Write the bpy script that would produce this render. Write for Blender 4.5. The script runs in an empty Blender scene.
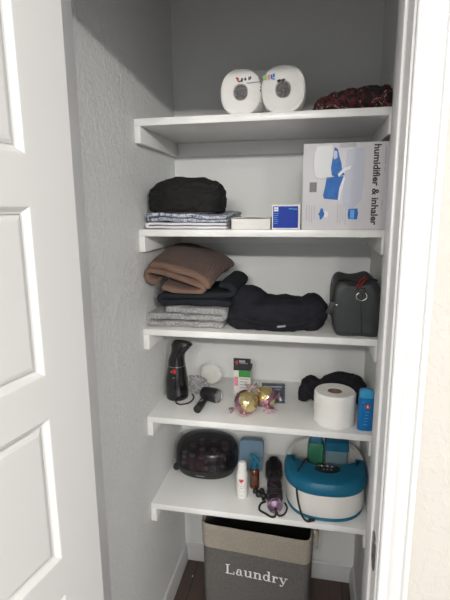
import bpy, bmesh, math, random
from mathutils import Vector, Matrix, Euler, noise
random.seed(7)
BULB, AMB = 3.95, 1.15
C = bpy.context.scene.collection
PI = math.pi
XL, XR, YB, YF = -.512, .193, 1.655, 1.274
Z1, Z2, Z3, Z4, Z5 = 1.7476, 1.4392, 1.1366, .8458, .5334
YA, YC = .63, .745            # front wall: room face, closet face
JL, JR = -.402, .1070         # door opening

# ------------------------------------------------------------------ materials
def mat(name, col, rough=.5, metal=0., bump=None, vary=None, trans=0., alpha=1., coat=0., sheen=0., emit=None, spec=.5):
    m = bpy.data.materials.new(name); m.use_nodes = True
    nt = m.node_tree; b = nt.nodes['Principled BSDF']
    b.inputs['Base Color'].default_value = (*col, 1)
    b.inputs['Roughness'].default_value = rough
    b.inputs['Metallic'].default_value = metal
    b.inputs['Transmission Weight'].default_value = trans
    b.inputs['Alpha'].default_value = alpha
    b.inputs['Coat Weight'].default_value = coat
    b.inputs['Sheen Weight'].default_value = sheen
    b.inputs['Specular IOR Level'].default_value = spec
    tc = nt.nodes.new('ShaderNodeTexCoord')
    if vary:                                   # (scale, other colour, sharp)
        n = nt.nodes.new('ShaderNodeTexNoise'); n.inputs['Scale'].default_value = vary[0]; n.inputs['Detail'].default_value = 4
        r = nt.nodes.new('ShaderNodeValToRGB'); k = vary[2] if len(vary) > 2 else .3
        r.color_ramp.elements[0].position = .5-k; r.color_ramp.elements[1].position = .5+k
        r.color_ramp.elements[0].color = (*col, 1); r.color_ramp.elements[1].color = (*vary[1], 1)
        nt.links.new(tc.outputs['Object'], n.inputs['Vector']); nt.links.new(n.outputs['Fac'], r.inputs['Fac'])
        nt.links.new(r.outputs['Color'], b.inputs['Base Color'])
    if bump:                                   # (scale, strength, distance, (stretch))
        n = nt.nodes.new('ShaderNodeTexNoise'); n.inputs['Scale'].default_value = bump[0]; n.inputs['Detail'].default_value = 5
        mp = nt.nodes.new('ShaderNodeMapping')
        if len(bump) > 3: mp.inputs['Scale'].default_value = bump[3]
        bp = nt.nodes.new('ShaderNodeBump'); bp.inputs['Strength'].default_value = bump[1]; bp.inputs['Distance'].default_value = bump[2]
        nt.links.new(tc.outputs['Object'], mp.inputs['Vector']); nt.links.new(mp.outputs['Vector'], n.inputs['Vector'])
        nt.links.new(n.outputs['Fac'], bp.inputs['Height']); nt.links.new(bp.outputs['Normal'], b.inputs['Normal'])
    return m

def wall_mat(name, col, sc=22, stren=.5, dist=.004):
    """orange-peel / knock-down plaster: smooth islands with ragged rims"""
    m = mat(name, col, .75); nt = m.node_tree; b = nt.nodes['Principled BSDF']
    tc = nt.nodes.new('ShaderNodeTexCoord')
    n1 = nt.nodes.new('ShaderNodeTexNoise'); n1.inputs['Scale'].default_value = sc; n1.inputs['Detail'].default_value = 3; n1.inputs['Distortion'].default_value = .8
    mp = nt.nodes.new('ShaderNodeMapping'); mp.inputs['Scale'].default_value = (1, 1.1, .85)
    r = nt.nodes.new('ShaderNodeValToRGB'); r.color_ramp.elements[0].position = .46; r.color_ramp.elements[1].position = .58
    n2 = nt.nodes.new('ShaderNodeTexNoise'); n2.inputs['Scale'].default_value = sc*5; n2.inputs['Detail'].default_value = 2
    ad = nt.nodes.new('ShaderNodeMath'); ad.operation = 'MULTIPLY_ADD'; ad.inputs[1].default_value = .35
    bp = nt.nodes.new('ShaderNodeBump'); bp.inputs['Strength'].default_value = stren; bp.inputs['Distance'].default_value = dist
    L = nt.links.new
    L(tc.outputs['Object'], mp.inputs['Vector']); L(mp.outputs['Vector'], n1.inputs['Vector']); L(tc.outputs['Object'], n2.inputs['Vector'])
    L(n1.outputs['Fac'], r.inputs['Fac']); L(n2.outputs['Fac'], ad.inputs[0]); L(r.outputs['Color'], ad.inputs[2])
    L(ad.outputs[0], bp.inputs['Height']); L(bp.outputs['Normal'], b.inputs['Normal'])
    return m

M = {}
M['wall'] = wall_mat('closet_wall_paint', (.80, .805, .79), 75, .6, .0022)
M['wall_back'] = wall_mat('closet_back_paint', (.78, .785, .77), 60, .2, .001)
M['wall_room'] = wall_mat('room_wall_paint', (.47, .445, .405), 60, .3, .0018)
M['ceil'] = wall_mat('ceiling_paint', (.6, .6, .58), 40, .4, .004)
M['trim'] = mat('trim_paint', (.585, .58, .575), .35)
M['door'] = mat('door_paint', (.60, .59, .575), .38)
M['shelf'] = mat('shelf_paint', (.84, .835, .815), .3)
M['steel'] = mat('dark_steel', (.16, .15, .14), .35, .9)
M['chrome'] = mat('chrome', (.75, .75, .75), .2, 1.)
M['paper'] = mat('tissue_paper', (.88, .86, .82), .9, bump=(260, .25, .001))
M['paper_line'] = mat('tissue_layers', (.70, .68, .64), .95, bump=(160, .5, .002))
M['core'] = mat('cardboard_core', (.17, .12, .08), .9)
M['black'] = mat('black_plastic', (.008, .008, .009), .18, coat=.4)
M['black_matte'] = mat('black_matte_plastic', (.012, .012, .013), .5)
M['rubber'] = mat('black_rubber', (.01, .01, .01), .55)
M['red'] = mat('red_plastic', (.45, .02, .02), .3)
M['white_plastic'] = mat('white_plastic', (.78, .76, .72), .3)
M['white_box'] = mat('white_card', (.76, .74, .70), .6)
M['card'] = mat('pale_grey_card', (.62, .60, .62), .4)
M['blue'] = mat('royal_blue_print', (.003, .035, .32), .45, spec=.2)
M['blue_lt'] = mat('light_blue_print', (.10, .35, .75), .4)
M['blue_md'] = mat('mid_blue_print', (.010, .09, .40), .45, spec=.2, vary=(40, (.04, .20, .55)))
M['lilac'] = mat('pale_lilac_print', (.48, .49, .58), .4)
M['dark_ink'] = mat('black_ink', (.02, .02, .025), .5)
M['grey_ink'] = mat('grey_ink', (.30, .30, .32), .6)
M['faint_ink'] = mat('faint_grey_ink', (.45, .44, .46), .6)
M['white_ink'] = mat('white_ink', (.8, .8, .8), .6)
M['green'] = mat('green_print', (.05, .30, .06), .4)
M['pink'] = mat('pink_print', (.7, .25, .3), .5)
M['red_ink'] = mat('red_ink', (.5, .05, .04), .5)
M['teal'] = mat('teal_plastic', (.008, .125, .22), .42, spec=.3)
M['teal_dark'] = mat('deep_teal_plastic', (.01, .11, .20), .35)
M['clear_blue'] = mat('bright_blue_plastic', (.008, .16, .42), .3, spec=.3)
M['clear_blue_lt'] = mat('translucent_blue_plastic', (.05, .34, .60), .2)
M['amber'] = mat('amber_glass', (.10, .025, .008), .12, coat=.5)
M['pouch'] = mat('blue_grey_case', (.13, .21, .29), .4)
M['bristle'] = mat('black_bristles', (.012, .011, .012), .6)
M['purple_black'] = mat('dark_purple_plastic', (.035, .02, .03), .3)
M['mauve'] = mat('mauve_metal', (.45, .30, .42), .22, .85)
M['gold'] = mat('gold_foil', (.80, .64, .32), .24, .9, bump=(90, .7, .004))
M['pinkfoil'] = mat('pink_purple_foil', (.60, .34, .46), .25, .85, bump=(120, .8, .004), vary=(60, (.75, .62, .62), .15))
M['purplefoil'] = mat('purple_foil', (.42, .20, .34), .25, .8, bump=(120, .8, .004))
M['silver'] = mat('silver_metal', (.5, .5, .48), .25, .9)
M['navy_card'] = mat('dark_navy_card', (.02, .027, .05), .45, vary=(70, (.06, .07, .11), .12))
M['cloth_black'] = mat('black_cloth', (.013, .013, .0125), .85, bump=(70, .6, .003), spec=.25)
M['denim'] = mat('faded_black_fleece', (.014, .014, .018), .95, bump=(120, .6, .003), vary=(14, (.024, .024, .031), .25), spec=.2)
M['cloth_navy'] = mat('navy_black_cloth', (.006, .006, .010), .9, bump=(70, .5, .003))
M['leather'] = mat('dark_green_leather', (.016, .021, .021), .55, bump=(180, .4, .0015), vary=(9, (.034, .040, .040)))
M['charcoal'] = mat('charcoal_terry', (.018, .020, .025), .95, bump=(300, .8, .003), spec=.2)
M['grey_terry'] = mat('grey_terry', (.24, .24, .24), .95, bump=(260, 1., .006), vary=(160, (.42, .42, .41), .12), sheen=.15)
M['brown_hem'] = mat('brown_hem', (.155, .092, .066), .9, bump=(200, .4, .001))
M['linen_white'] = mat('white_linen', (.66, .66, .68), .85, bump=(50, .4, .002))
M['red_tag'] = mat('dark_red_leather', (.16, .012, .018), .5)
M['ham_dark'] = mat('charcoal_linen', (.085, .08, .076), .95, bump=(300, .9, .003, (1, 1, .3)), vary=(170, (.13, .122, .115), .2))
M['ham_band'] = mat('beige_linen', (.25, .22, .18), .95, bump=(300, .9, .003, (1, 1, .3)), vary=(170, (.32, .285, .235), .2))
M['ham_in'] = mat('hamper_lining', (.05, .048, .045), .95)
M['rope'] = mat('cotton_rope', (.42, .37, .30), .9, bump=(200, .8, .003))
M['gt_clear'] = mat('green_liquid_bottle', (.04, .17, .10), .2)
M['roller_pale'] = mat('pale_roller_plastic', (.33, .27, .31), .5)
M['roller_red'] = mat('dark_red_roller', (.16, .02, .05), .5)
M['dust'] = mat('pale_lint', (.6, .55, .48), .9)

def shell_mat(name, col, tr, rough=.1):
    m = bpy.data.materials.new(name); m.use_nodes = True; nt = m.node_tree
    b = nt.nodes['Principled BSDF']; b.inputs['Base Color'].default_value = (*col, 1); b.inputs['Roughness'].default_value = rough
    t = nt.nodes.new('ShaderNodeBsdfTransparent'); mx = nt.nodes.new('ShaderNodeMixShader'); mx.inputs[0].default_value = 1-tr
    o = nt.nodes['Material Output']
    tc = nt.nodes.new('ShaderNodeTexCoord'); n = nt.nodes.new('ShaderNodeTexNoise'); n.inputs['Scale'].default_value = 45
    bp = nt.nodes.new('ShaderNodeBump'); bp.inputs['Strength'].default_value = .4; bp.inputs['Distance'].default_value = .003
    nt.links.new(tc.outputs['Object'], n.inputs['Vector']); nt.links.new(n.outputs['Fac'], bp.inputs['Height']); nt.links.new(bp.outputs['Normal'], b.inputs['Normal'])
    nt.links.new(t.outputs[0], mx.inputs[1]); nt.links.new(b.outputs[0], mx.inputs[2]); nt.links.new(mx.outputs[0], o.inputs['Surface'])
    return m
M['film'] = shell_mat('clear_film', (.75, .75, .75), .86, .08)
M['smoke'] = shell_mat('smoked_lid', (.012, .010, .013), .30, .12)
M['bag_clear'] = shell_mat('clear_crumpled_plastic', (.42, .41, .42), .35, .12)

def floral(name, cols, sc):
    m = mat(name, cols[0][1], .85); nt = m.node_tree; b = nt.nodes['Principled BSDF']
    tc = nt.nodes.new('ShaderNodeTexCoord'); n = nt.nodes.new('ShaderNodeTexNoise')
    n.inputs['Scale'].default_value = sc; n.inputs['Detail'].default_value = 3; n.inputs['Distortion'].default_value = 1.6
    r = nt.nodes.new('ShaderNodeValToRGB'); r.color_ramp.interpolation = 'CONSTANT'
    e = r.color_ramp.elements; e[0].position = 0; e[0].color = (*cols[0][1], 1); e[1].position = cols[1][0]; e[1].color = (*cols[1][1], 1)
    for p, c in cols[2:]:
        q = e.new(p); q.color = (*c, 1)
    nt.links.new(tc.outputs['Object'], n.inputs['Vector']); nt.links.new(n.outputs['Fac'], r.inputs['Fac']); nt.links.new(r.outputs['Color'], b.inputs['Base Color'])
    return m
M['floral'] = floral('floral_cloth', [(0, (.010, .008, .008)), (.44, (.11, .012, .018)), (.50, (.010, .008, .008)), (.57, (.30, .17, .14)), (.61, (.012, .010, .010)), (.66, (.10, .02, .02))], 24)
M['blue_pattern'] = floral('blue_and_white_print', [(0, (.55, .57, .62)), (.46, (.07, .09, .17)), (.52, (.58, .60, .66)), (.58, (.16, .18, .25)), (.64, (.5, .52, .58))], 42)

def waffle():
    m = mat('brown_waffle_terry', (.17, .095, .065), .95, sheen=.1); nt = m.node_tree; b = nt.nodes['Principled BSDF']
    tc = nt.nodes.new('ShaderNodeTexCoord'); L = nt.links.new
    ws = []
    for d in ('X', 'Y'):
        w = nt.nodes.new('ShaderNodeTexWave'); w.wave_type = 'BANDS'; w.bands_direction = d; w.inputs['Scale'].default_value = 55
        w.inputs['Distortion'].default_value = 1.2; w.inputs['Detail'].default_value = 1
        L(tc.outputs['Object'], w.inputs['Vector']); ws.append(w)
    mu = nt.nodes.new('ShaderNodeMath'); mu.operation = 'MULTIPLY'; L(ws[0].outputs['Fac'], mu.inputs[0]); L(ws[1].outputs['Fac'], mu.inputs[1])
    bp = nt.nodes.new('ShaderNodeBump'); bp.inputs['Strength'].default_value = 1; bp.inputs['Distance'].default_value = .004
    r = nt.nodes.new('ShaderNodeValToRGB'); r.color_ramp.elements[0].color = (.085, .048, .034, 1); r.color_ramp.elements[1].color = (.20, .118, .085, 1)
    L(mu.outputs[0], bp.inputs['Height']); L(bp.outputs['Normal'], b.inputs['Normal']); L(mu.outputs[0], r.inputs['Fac']); L(r.outputs['Color'], b.inputs['Base Color'])
    return m
M['waffle'] = waffle()

def wood():
    m = mat('dark_wood_plank', (.07, .045, .035), .5); nt = m.node_tree; b = nt.nodes['Principled BSDF']; L = nt.links.new
    tc = nt.nodes.new('ShaderNodeTexCoord'); mp = nt.nodes.new('ShaderNodeMapping'); mp.inputs['Rotation'].default_value = (0, 0, PI/2)
    br = nt.nodes.new('ShaderNodeTexBrick'); br.inputs['Scale'].default_value = 1; br.inputs['Brick Width'].default_value = 1.1; br.inputs['Row Height'].default_value = .15
    br.inputs['Mortar Size'].default_value = .002; br.inputs['Color1'].default_value = (.12, .08, .064, 1); br.inputs['Color2'].default_value = (.09, .06, .05, 1); br.inputs['Mortar'].default_value = (.02, .014, .012, 1)
    n = nt.nodes.new('ShaderNodeTexNoise'); n.inputs['Scale'].default_value = 9; n.inputs['Detail'].default_value = 6
    mp2 = nt.nodes.new('ShaderNodeMapping'); mp2.inputs['Scale'].default_value = (12, 1, 1)
    mx = nt.nodes.new('ShaderNodeMix'); mx.data_type = 'RGBA'; mx.blend_type = 'MULTIPLY'; mx.inputs[0].default_value = .7
    r = nt.nodes.new('ShaderNodeValToRGB'); r.color_ramp.elements[0].position = .3; r.color_ramp.elements[0].color = (.45, .45, .45, 1); r.color_ramp.elements[1].color = (1.2, 1.15, 1.1, 1)
    L(tc.outputs['Object'], mp.inputs['Vector']); L(mp.outputs['Vector'], br.inputs['Vector']); L(tc.outputs['Object'], mp2.inputs['Vector']); L(mp2.outputs['Vector'], n.inputs['Vector'])
    L(n.outputs['Fac'], r.inputs['Fac']); L(br.outputs['Color'], mx.inputs[6]); L(r.outputs['Color'], mx.inputs[7]); L(mx.outputs[2], b.inputs['Base Color'])
    return m
M['wood'] = wood()

# ------------------------------------------------------------------ mesh helpers
def link(name, me, parent=None, loc=None):
    o = bpy.data.objects.new(name, me); C.objects.link(o)
    if parent: o.parent = parent
    if loc: o.location = loc
    return o
def obj(name, bm, m, parent=None, loc=None, smooth=True, ang=35):
    me = bpy.data.meshes.new(name); bmesh.ops.recalc_face_normals(bm, faces=bm.faces[:]); bm.to_mesh(me); bm.free()
    for x in (m if isinstance(m, (list, tuple)) else [m]): me.materials.append(x)
    if smooth:
        for p in me.polygons: p.use_smooth = True
        me.set_sharp_from_angle(angle=math.radians(ang))
    return link(name, me, parent, loc)
def thing(name, label, cat, loc, rz=0, group=None):
    o = link(name, None, None, loc); o.rotation_euler = (0, 0, rz); o.empty_display_size = .02
    return tag(o, label, cat, group)
def tag(o, label, cat, group=None):
    o['label'] = label; o['category'] = cat
    if group: o['group'] = group
    return o
def struct(name, bm, m, parent=None, smooth=True):
    o = obj(name, bm, m, parent, smooth=smooth)
    if not parent: o['kind'] = 'structure'
    return o
def xf(bm, vs, mtx):
    if mtx is not None:
        for v in vs: v.co = mtx @ v.co
def box(bm, x0, x1, y0, y1, z0, z1, bev=0, seg=2, mtx=None, mi=0):
    t = bmesh.new(); bmesh.ops.create_cube(t, size=1)
    for v in t.verts: v.co = Vector(((x0+x1)/2+v.co.x*(x1-x0), (y0+y1)/2+v.co.y*(y1-y0), (z0+z1)/2+v.co.z*(z1-z0)))
    if bev: bmesh.ops.bevel(t, geom=t.edges[:], offset=bev, segments=seg, profile=.5, affect='EDGES')
    merge(bm, t, mtx, mi); return bm
def merge(bm, t, mtx=None, mi=0):
    mp = {}
    for v in t.verts: mp[v] = bm.verts.new(mtx @ v.co if mtx is not None else v.co)
    for f in t.faces:
        try:
            g = bm.faces.new([mp[v] for v in f.verts]); g.material_index = mi
        except ValueError: pass
    t.free()
def loft(bm, rings, caps=(True, True), mi=0, closed=True):
    R = [[bm.verts.new(p) for p in r] for r in rings]
    n = len(rings[0])
    for a, b in zip(R, R[1:]):
        for i in range(n if closed else n-1):
            j = (i+1) % n
            f = bm.faces.new((a[i], a[j], b[j], b[i])); f.material_index = mi
    for c, r in ((caps[0], R[0]), (caps[1], R[-1])):
        if c: f = bm.faces.new(r); f.material_index = mi
    return R
def lathe(bm, prof, n=32, sx=1, sy=1, mtx=None, caps=(True, True), mi=0, ctr=(0, 0)):
    t = bmesh.new()
    loft(t, [[Vector((ctr[0]+r*sx*math.cos(2*PI*i/n), ctr[1]+r*sy*math.sin(2*PI*i/n), z)) for i in range(n)] for r, z in prof], caps)
    merge(bm, t, mtx, mi); return bm
def catmull(P, k=8, closed=False):
    P = [Vector(p) for p in P]; out = []; n = len(P)
    rng = range(n if closed else n-1)
    for i in rng:
        g = (lambda j: P[j % n]) if closed else (lambda j: P[max(0, min(n-1, j))])
        a, b, c, d = g(i-1), g(i), g(i+1), g(i+2)
        for s in range(k):
            t = s/k
            out.append(.5*((2*b)+(c-a)*t+(2*a-5*b+4*c-d)*t*t+(3*b-a-3*c+d)*t**3))
    if not closed: out.append(P[-1])
    return out
def tube(bm, P, r, n=8, k=8, mi=0, closed=False, smooth=True):
    Q = catmull(P, k, closed) if smooth else [Vector(p) for p in P]
    m = len(Q); rings = []; up = Vector((0, 0, 1)); prev = None
    for i in range(m):
        t = (Q[(i+1) % m]-Q[i-1]) if closed else (Q[min(m-1, i+1)]-Q[max(0, i-1)])
        t.normalize()
        if prev is None:
            a = t.cross(up)
            if a.length < .1: a = t.cross(Vector((1, 0, 0)))
            a.normalize()
        else: a = (prev-t*prev.dot(t)).normalized()
        prev = a; b = t.cross(a)
        rr = r(i/(m-1)) if callable(r) else r
        rings.append([Q[i]+(a*math.cos(2*PI*j/n)+b*math.sin(2*PI*j/n))*rr for j in range(n)])
    if closed: rings.append(rings[0])
    loft(bm, rings, (not closed, not closed), mi)
    if closed: bmesh.ops.remove_doubles(bm, verts=bm.verts[:], dist=1e-6)
    return bm
def text_bm(s, size, mtx, ext=.0002, bold=0.):
    cu = bpy.data.curves.new('t', 'FONT'); cu.body = s; cu.size = size; cu.extrude = ext; cu.offset = bold; cu.align_x = 'LEFT'; cu.resolution_u = 3
    o = bpy.data.objects.new('t', cu); C.objects.link(o)
    dg = bpy.context.evaluated_depsgraph_get(); dg.update()
    me = bpy.data.meshes.new_from_object(o.evaluated_get(dg)); bm = bmesh.new(); bm.from_mesh(me)
    for v in bm.verts: v.co = mtx @ v.co
    C.objects.unlink(o); bpy.data.objects.remove(o); bpy.data.curves.remove(cu); bpy.data.meshes.remove(me)
    return bm
FRONT = Matrix.Rotation(PI/2, 4, 'X')      # XY plane of a print -> XZ plane facing -Y
def T(x, y, z): return Matrix.Translation((x, y, z))

def fn(p, f): return noise.noise(Vector(p)*f)
def wrinkle(p, f, amp, seed=0, st=(1, 1, 1)):
    q = Vector((p[0]*st[0], p[1]*st[1], p[2]*st[2]))+Vector((seed*3.1, seed*1.7, seed*.9))
    w = Vector((noise.noise(q*f*.6), noise.noise(q*f*.6+Vector((9, 2, 5))), noise.noise(q*f*.6+Vector((3, 8, 1)))))*.5/f*1.6
    a = noise.noise((q+w)*f); b = noise.noise((q+w)*f*2.3+Vector((4, 4, 4)))
    return amp*((1-abs(a)*2.4)*.8+(1-abs(b)*2.4)*.35-.5)
def blob(lobes, vox=.005, sm=6, wr=((18, .006, (1, 1, 1)),), seed=0, cuts=None, lim=None):
    """cloth heap: rounded masses fused to one skin, flattened on what carries it, then creased"""
    bm = bmesh.new()
    for L in lobes:
        cx, cy, cz, rx, ry, rz = L[:6]; rot = Euler(L[6]).to_matrix().to_4x4() if len(L) > 6 else Matrix()
        ex = L[7] if len(L) > 7 else 1.
        t = bmesh.new(); bmesh.ops.create_icosphere(t, subdivisions=4, radius=1)
        for v in t.verts:
            c = v.co
            v.co = Vector([math.copysign(abs(a)**ex, a) for a in c])
            v.co = Vector((v.co.x*rx, v.co.y*ry, v.co.z*rz))
        merge(bm, t, T(cx, cy, cz) @ rot)
    me = bpy.data.meshes.new('b'); bm.to_mesh(me); bm.free()
    o = bpy.data.objects.new('b', me); C.objects.link(o)
    m = o.modifiers.new('r', 'REMESH'); m.mode = 'VOXEL'; m.voxel_size = vox
    s = o.modifiers.new('s', 'SMOOTH'); s.factor = .5; s.iterations = sm
    dg = bpy.context.evaluated_depsgraph_get(); dg.update()
    me2 = bpy.data.meshes.new_from_object(o.evaluated_get(dg)); C.objects.unlink(o); bpy.data.objects.remove(o)
    bm = bmesh.new(); bm.from_mesh(me2); bm.normal_update()
    D = []
    for v in bm.verts:
        d = sum(wrinkle(v.co, f, a, seed, st) for f, a, st in wr); D.append(v.normal*d)
    for v, d in zip(bm.verts, D):
        v.co += d
        if v.co.z < .0005: v.co.z = .0005
        if lim:
            for k in range(3):
                v.co[k] = max(lim[k][0], min(lim[k][1], v.co[k]))
    return bm
def ribbon(path, th, y0, y1, ny=28, k=8, amp=.002, seed=0, rise=None, hem=0, taper=.6, f=25):
    """folded towel: a thick sheet following a serpentine path in XZ, running back along Y"""
    P = [Vector((p[0], 0, p[1])) for p in path]; Q = catmull(P, k); m = len(Q)
    N = []
    for i in range(m):
        t = (Q[min(m-1, i+1)]-Q[max(0, i-1)]).normalized(); N.append(Vector((-t.z, 0, t.x)))
    bm = bmesh.new(); rings = []
    ys = [0, .004, .012]+[.012+(1-.024)*(j/(ny)) for j in range(1, ny)]+[1-.012, 1-.004, 1]
    for u in ys:
        e = min(u, 1-u)*(y1-y0); h = th/2*(taper+(1-taper)*min(1, (e/.006))**.5)
        y = y0+(y1-y0)*u; dx, dz = rise(u) if rise else (0, 0)
        ring = []
        def pt(q):
            n = noise.noise(Vector((q.x*f+seed, y*f*.8, q.z*f)))*amp+noise.noise(Vector((q.x*f*.3+seed, y*f*.3, q.z*f*.3+5)))*amp*1.5
            yy = y + (noise.noise(Vector((q.x*14+seed, q.z*40, 2)))*.006 if u < .2 else 0)
            return Vector((q.x+dx+n*.3, yy, max(.0005, q.z+dz+n)))
        for i in range(m): ring.append(pt(Q[i]+N[i]*h))
        tg = (Q[-1]-Q[-2]).normalized(); ring.append(pt(Q[-1]+tg*h*.8))
        for i in range(m-1, -1, -1): ring.append(pt(Q[i]-N[i]*h))
        tg = (Q[0]-Q[1]).normalized(); ring.append(pt(Q[0]+tg*h*.8))
        rings.append(ring)
    R = [[bm.verts.new(p) for p in r] for r in rings]; n = len(R[0])
    for a, (A, B) in enumerate(zip(R, R[1:])):
        for i in range(n):
            j = (i+1) % n; fc = bm.faces.new((A[i], A[j], B[j], B[i])); fc.material_index = 1 if a < hem else 0
    # end caps as quads between both sides of the sheet
    for r in (R[0], R[-1]):
        for i in range(m-1):
            a, b = r[i], r[i+1]; c, d = r[2*m-i-1], r[2*m-i]
            fc = bm.faces.new((a, b, c, d)); fc.material_index = 1 if (hem and r is R[0]) else 0
        fc = bm.faces.new((r[m-1], r[m], r[m+1])); fc = bm.faces.new((r[0], r[2*m], r[2*m+1]))
    return bm

# ------------------------------------------------------------------ the setting
def B(*a, **k): bm = bmesh.new(); box(bm, *a, **k); return bm
CH = 2.35
struct('wall_left', B(XL-.1, XL, YC, YB+.1, 0, CH), M['wall'], smooth=False)
struct('wall_right', B(XR, XR+.1, YC, YB+.1, 0, CH), M['wall'], smooth=False)
struct('wall_back', B(XL, XR, YB, YB+.1, 0, CH), M['wall_back'], smooth=False)
HZ = 1.93
bm = bmesh.new(); box(bm, -2.2, JL-.018, YA, YC, 0, CH); box(bm, JR+.018, 1.9, YA, YC, 0, CH); box(bm, JL-.018, JR+.018, YA, YC, HZ+.018, CH)
struct('wall_front', bm, M['wall_room'], smooth=False)
struct('floor', B(-2.2, 1.9, -2.6, YB+.1, -.05, 0), M['wood'], smooth=False)
struct('ceiling', B(-2.2, 1.9, -2.6, YB+.1, CH, CH+.05), M['ceil'], smooth=False)

def baseboard(name, p0, p1, nrm):
    prof = [(0, 0), (.014, 0), (.014, .045), (.011, .050), (.011, .056), (.0075, .062), (.0075, .068), (.003, .074), (0, .076)]
    bm = bmesh.new(); n = Vector((*nrm, 0)); rings = []
    for p in (p0, p1): rings.append([Vector((*p, 0))+n*d+Vector((0, 0, z)) for d, z in prof])
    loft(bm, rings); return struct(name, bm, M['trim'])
baseboard('baseboard_left', (XL, YC), (XL, YB), (1, 0))
baseboard('baseboard_back', (XL, YB), (XR, YB), (0, -1))
baseboard('baseboard_right', (XR, YC), (XR, YB), (-1, 0))
baseboard('baseboard_front', (.20, YA), (1.9, YA), (0, -1))

# jamb with stop, and the strike plate let into it
bm = bmesh.new()
box(bm, JR, JR+.018, YA, .757, 0, HZ, .0015); box(bm, JR-.0045, JR+.001, .672, .725, 0, HZ-.007, .002)
jr = struct('trim_1', bm, M['trim']); jr['label'] = 'white right door jamb with stop'
bm = bmesh.new()
box(bm, JL-.018, JL, YA, .757, 0, HZ, .0015); box(bm, JL-.001, JL+.0065, .672, .730, 0, HZ-.007, .002)
struct('trim_2', bm, M['trim'])
bm = bmesh.new()
box(bm, JL-.018, JR+.018, YA, .757, HZ, HZ+.018, .0015); box(bm, JL, JR, .660, .731, HZ-.0075, HZ+.001, .002)
struct('trim_3', bm, M['trim'])
CASE = [(0, 0), (0, .009), (.002, .011), (.008, .0115), (.010, .0095), (.0135, .0095), (.016, .0115), (.0205, .0135), (.028, .0145), (.0305, .0145), (.0325, .0125), (.0345, .0155), (.0385, .0165), (.0415, .015), (.0425, .012), (.0425, 0)]
def casing(name, x, s):
    bm = bmesh.new()
    loft(bm, [[Vector((x+s*a, YA-d, z)) for a, d in CASE] for z in (0, HZ+.05)]); struct(name, bm, M['trim'])
casing('trim_4', JR+.003, 1); casing('trim_5', JL-.013, -1)
bm = bmesh.new()
loft(bm, [[Vector((x, YA-d, HZ+.008+a)) for a, d in CASE] for x in (JL-.013, JR+.004)]); struct('trim_6', bm, M['trim'])

# strike plate: rounded plate with bolt hole, curved lip, two screws
t = link('strike_plate', None, jr, (JR-.0001, .6565, .966)); t['label'] = 'dark metal strike plate'
bm = bmesh.new()
def plate_pt(y, z): return Vector((-.0012, y, z))
outer = []
hy, hz, rr = .0150, .0300, .0115
for cx, cz, a0 in ((1, 1, 0), (-1, 1, 90), (-1, -1, 180), (1, -1, 270)):
    for q in range(5):
        a = math.radians(a0+q*22.5); outer.append(Vector((-.0014, cx*(hy-rr)+rr*math.cos(a), cz*(hz-rr)+rr*math.sin(a))))
inner = [Vector((-.0014, .0058*math.copysign(min(1, abs(p.y)/.008), p.y), .0115*math.copysign(min(1, abs(p.z)/.02), p.z))) for p in outer]
back = [Vector((.0006, p.y, p.z)) for p in outer]; ib = [Vector((.0035, p.y, p.z)) for p in inner]
loft(bm, [back, outer, inner, ib], (False, True))
obj('plate', bm, M['steel'], t)
bm = bmesh.new(); lip = []
for q in range(6):
    a = q/5*PI/2; y = -.011-.006*math.sin(a); x = -.0018+.008*(1-math.cos(a))
    lip.append([Vector((x, y, z)) for z in (-.014, -.013, .013, .014)]+[Vector((x+.0012, y+.001, z)) for z in (.014, .013, -.013, -.014)])
loft(bm, lip); obj('lip', bm, M['steel'], t)
for s in (-1, 1):
    bm = bmesh.new(); lathe(bm, [(.0028, 0), (.003, .0006), (.0015, .0012)], 12, mtx=T(-.0014, 0, s*.0215) @ Matrix.Rotation(-PI/2, 4, 'Y'))
    obj('screw', bm, M['chrome'], t)

# the open door with five raised panels
door = link('door_1', None, None, (-.367, .66, 0)); door.rotation_euler = (0, 0, math.radians(-10)); door['kind'] = 'structure'
DW, DT = .50, .034             # slab in local axes: +x thickness goes away from view (-x), width along -y
zb, zt = .012, HZ-.005
def door_slab():
    bm = bmesh.new()
    st = .093; z_edges = [(1.572, 1.820), (1.258, 1.505), (.948, 1.193), (.636, .883), (.30, .572)]
    box(bm, -DT, 0, -st, 0, zb, zt, 0); box(bm, -DT, 0, -DW, -DW+st, zb, zt, 0)
    zz = [zt]+[v for a, b in z_edges for v in (b, a)]+[zb]
    for i in range(0, len(zz), 2): box(bm, -DT, 0, -DW+st, -st, zz[i+1], zz[i], 0)
    for a, b in z_edges: box(bm, -DT+.0085, -.0085, -DW+st, -st, a, b, 0)
    return bm, z_edges, st
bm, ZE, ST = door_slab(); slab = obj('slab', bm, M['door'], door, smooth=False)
for (a, b) in ZE:
    bm = bmesh.new()
    for side in (0, 1):
        # sticking (ogee) running round the recess, then the raised field
        prof = [(0, 0), (.002, -.0005), (.005, -.004), (.008, -.0075), (.011, -.0085), (.0125, -.0085), (.017, -.0055), (.021, -.0045)]
        rings = []
        for ins, dep in prof:
            x = dep if side == 0 else -DT-dep
            rings.append([Vector((x, -ST-ins, a+ins)), Vector((x, -DW+ST+ins, a+ins)), Vector((x, -DW+ST+ins, b-ins)), Vector((x, -ST-ins, b-ins))])
        loft(bm, rings, (False, True))
    obj('panel', bm, M['door'], door, ang=12)

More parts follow.
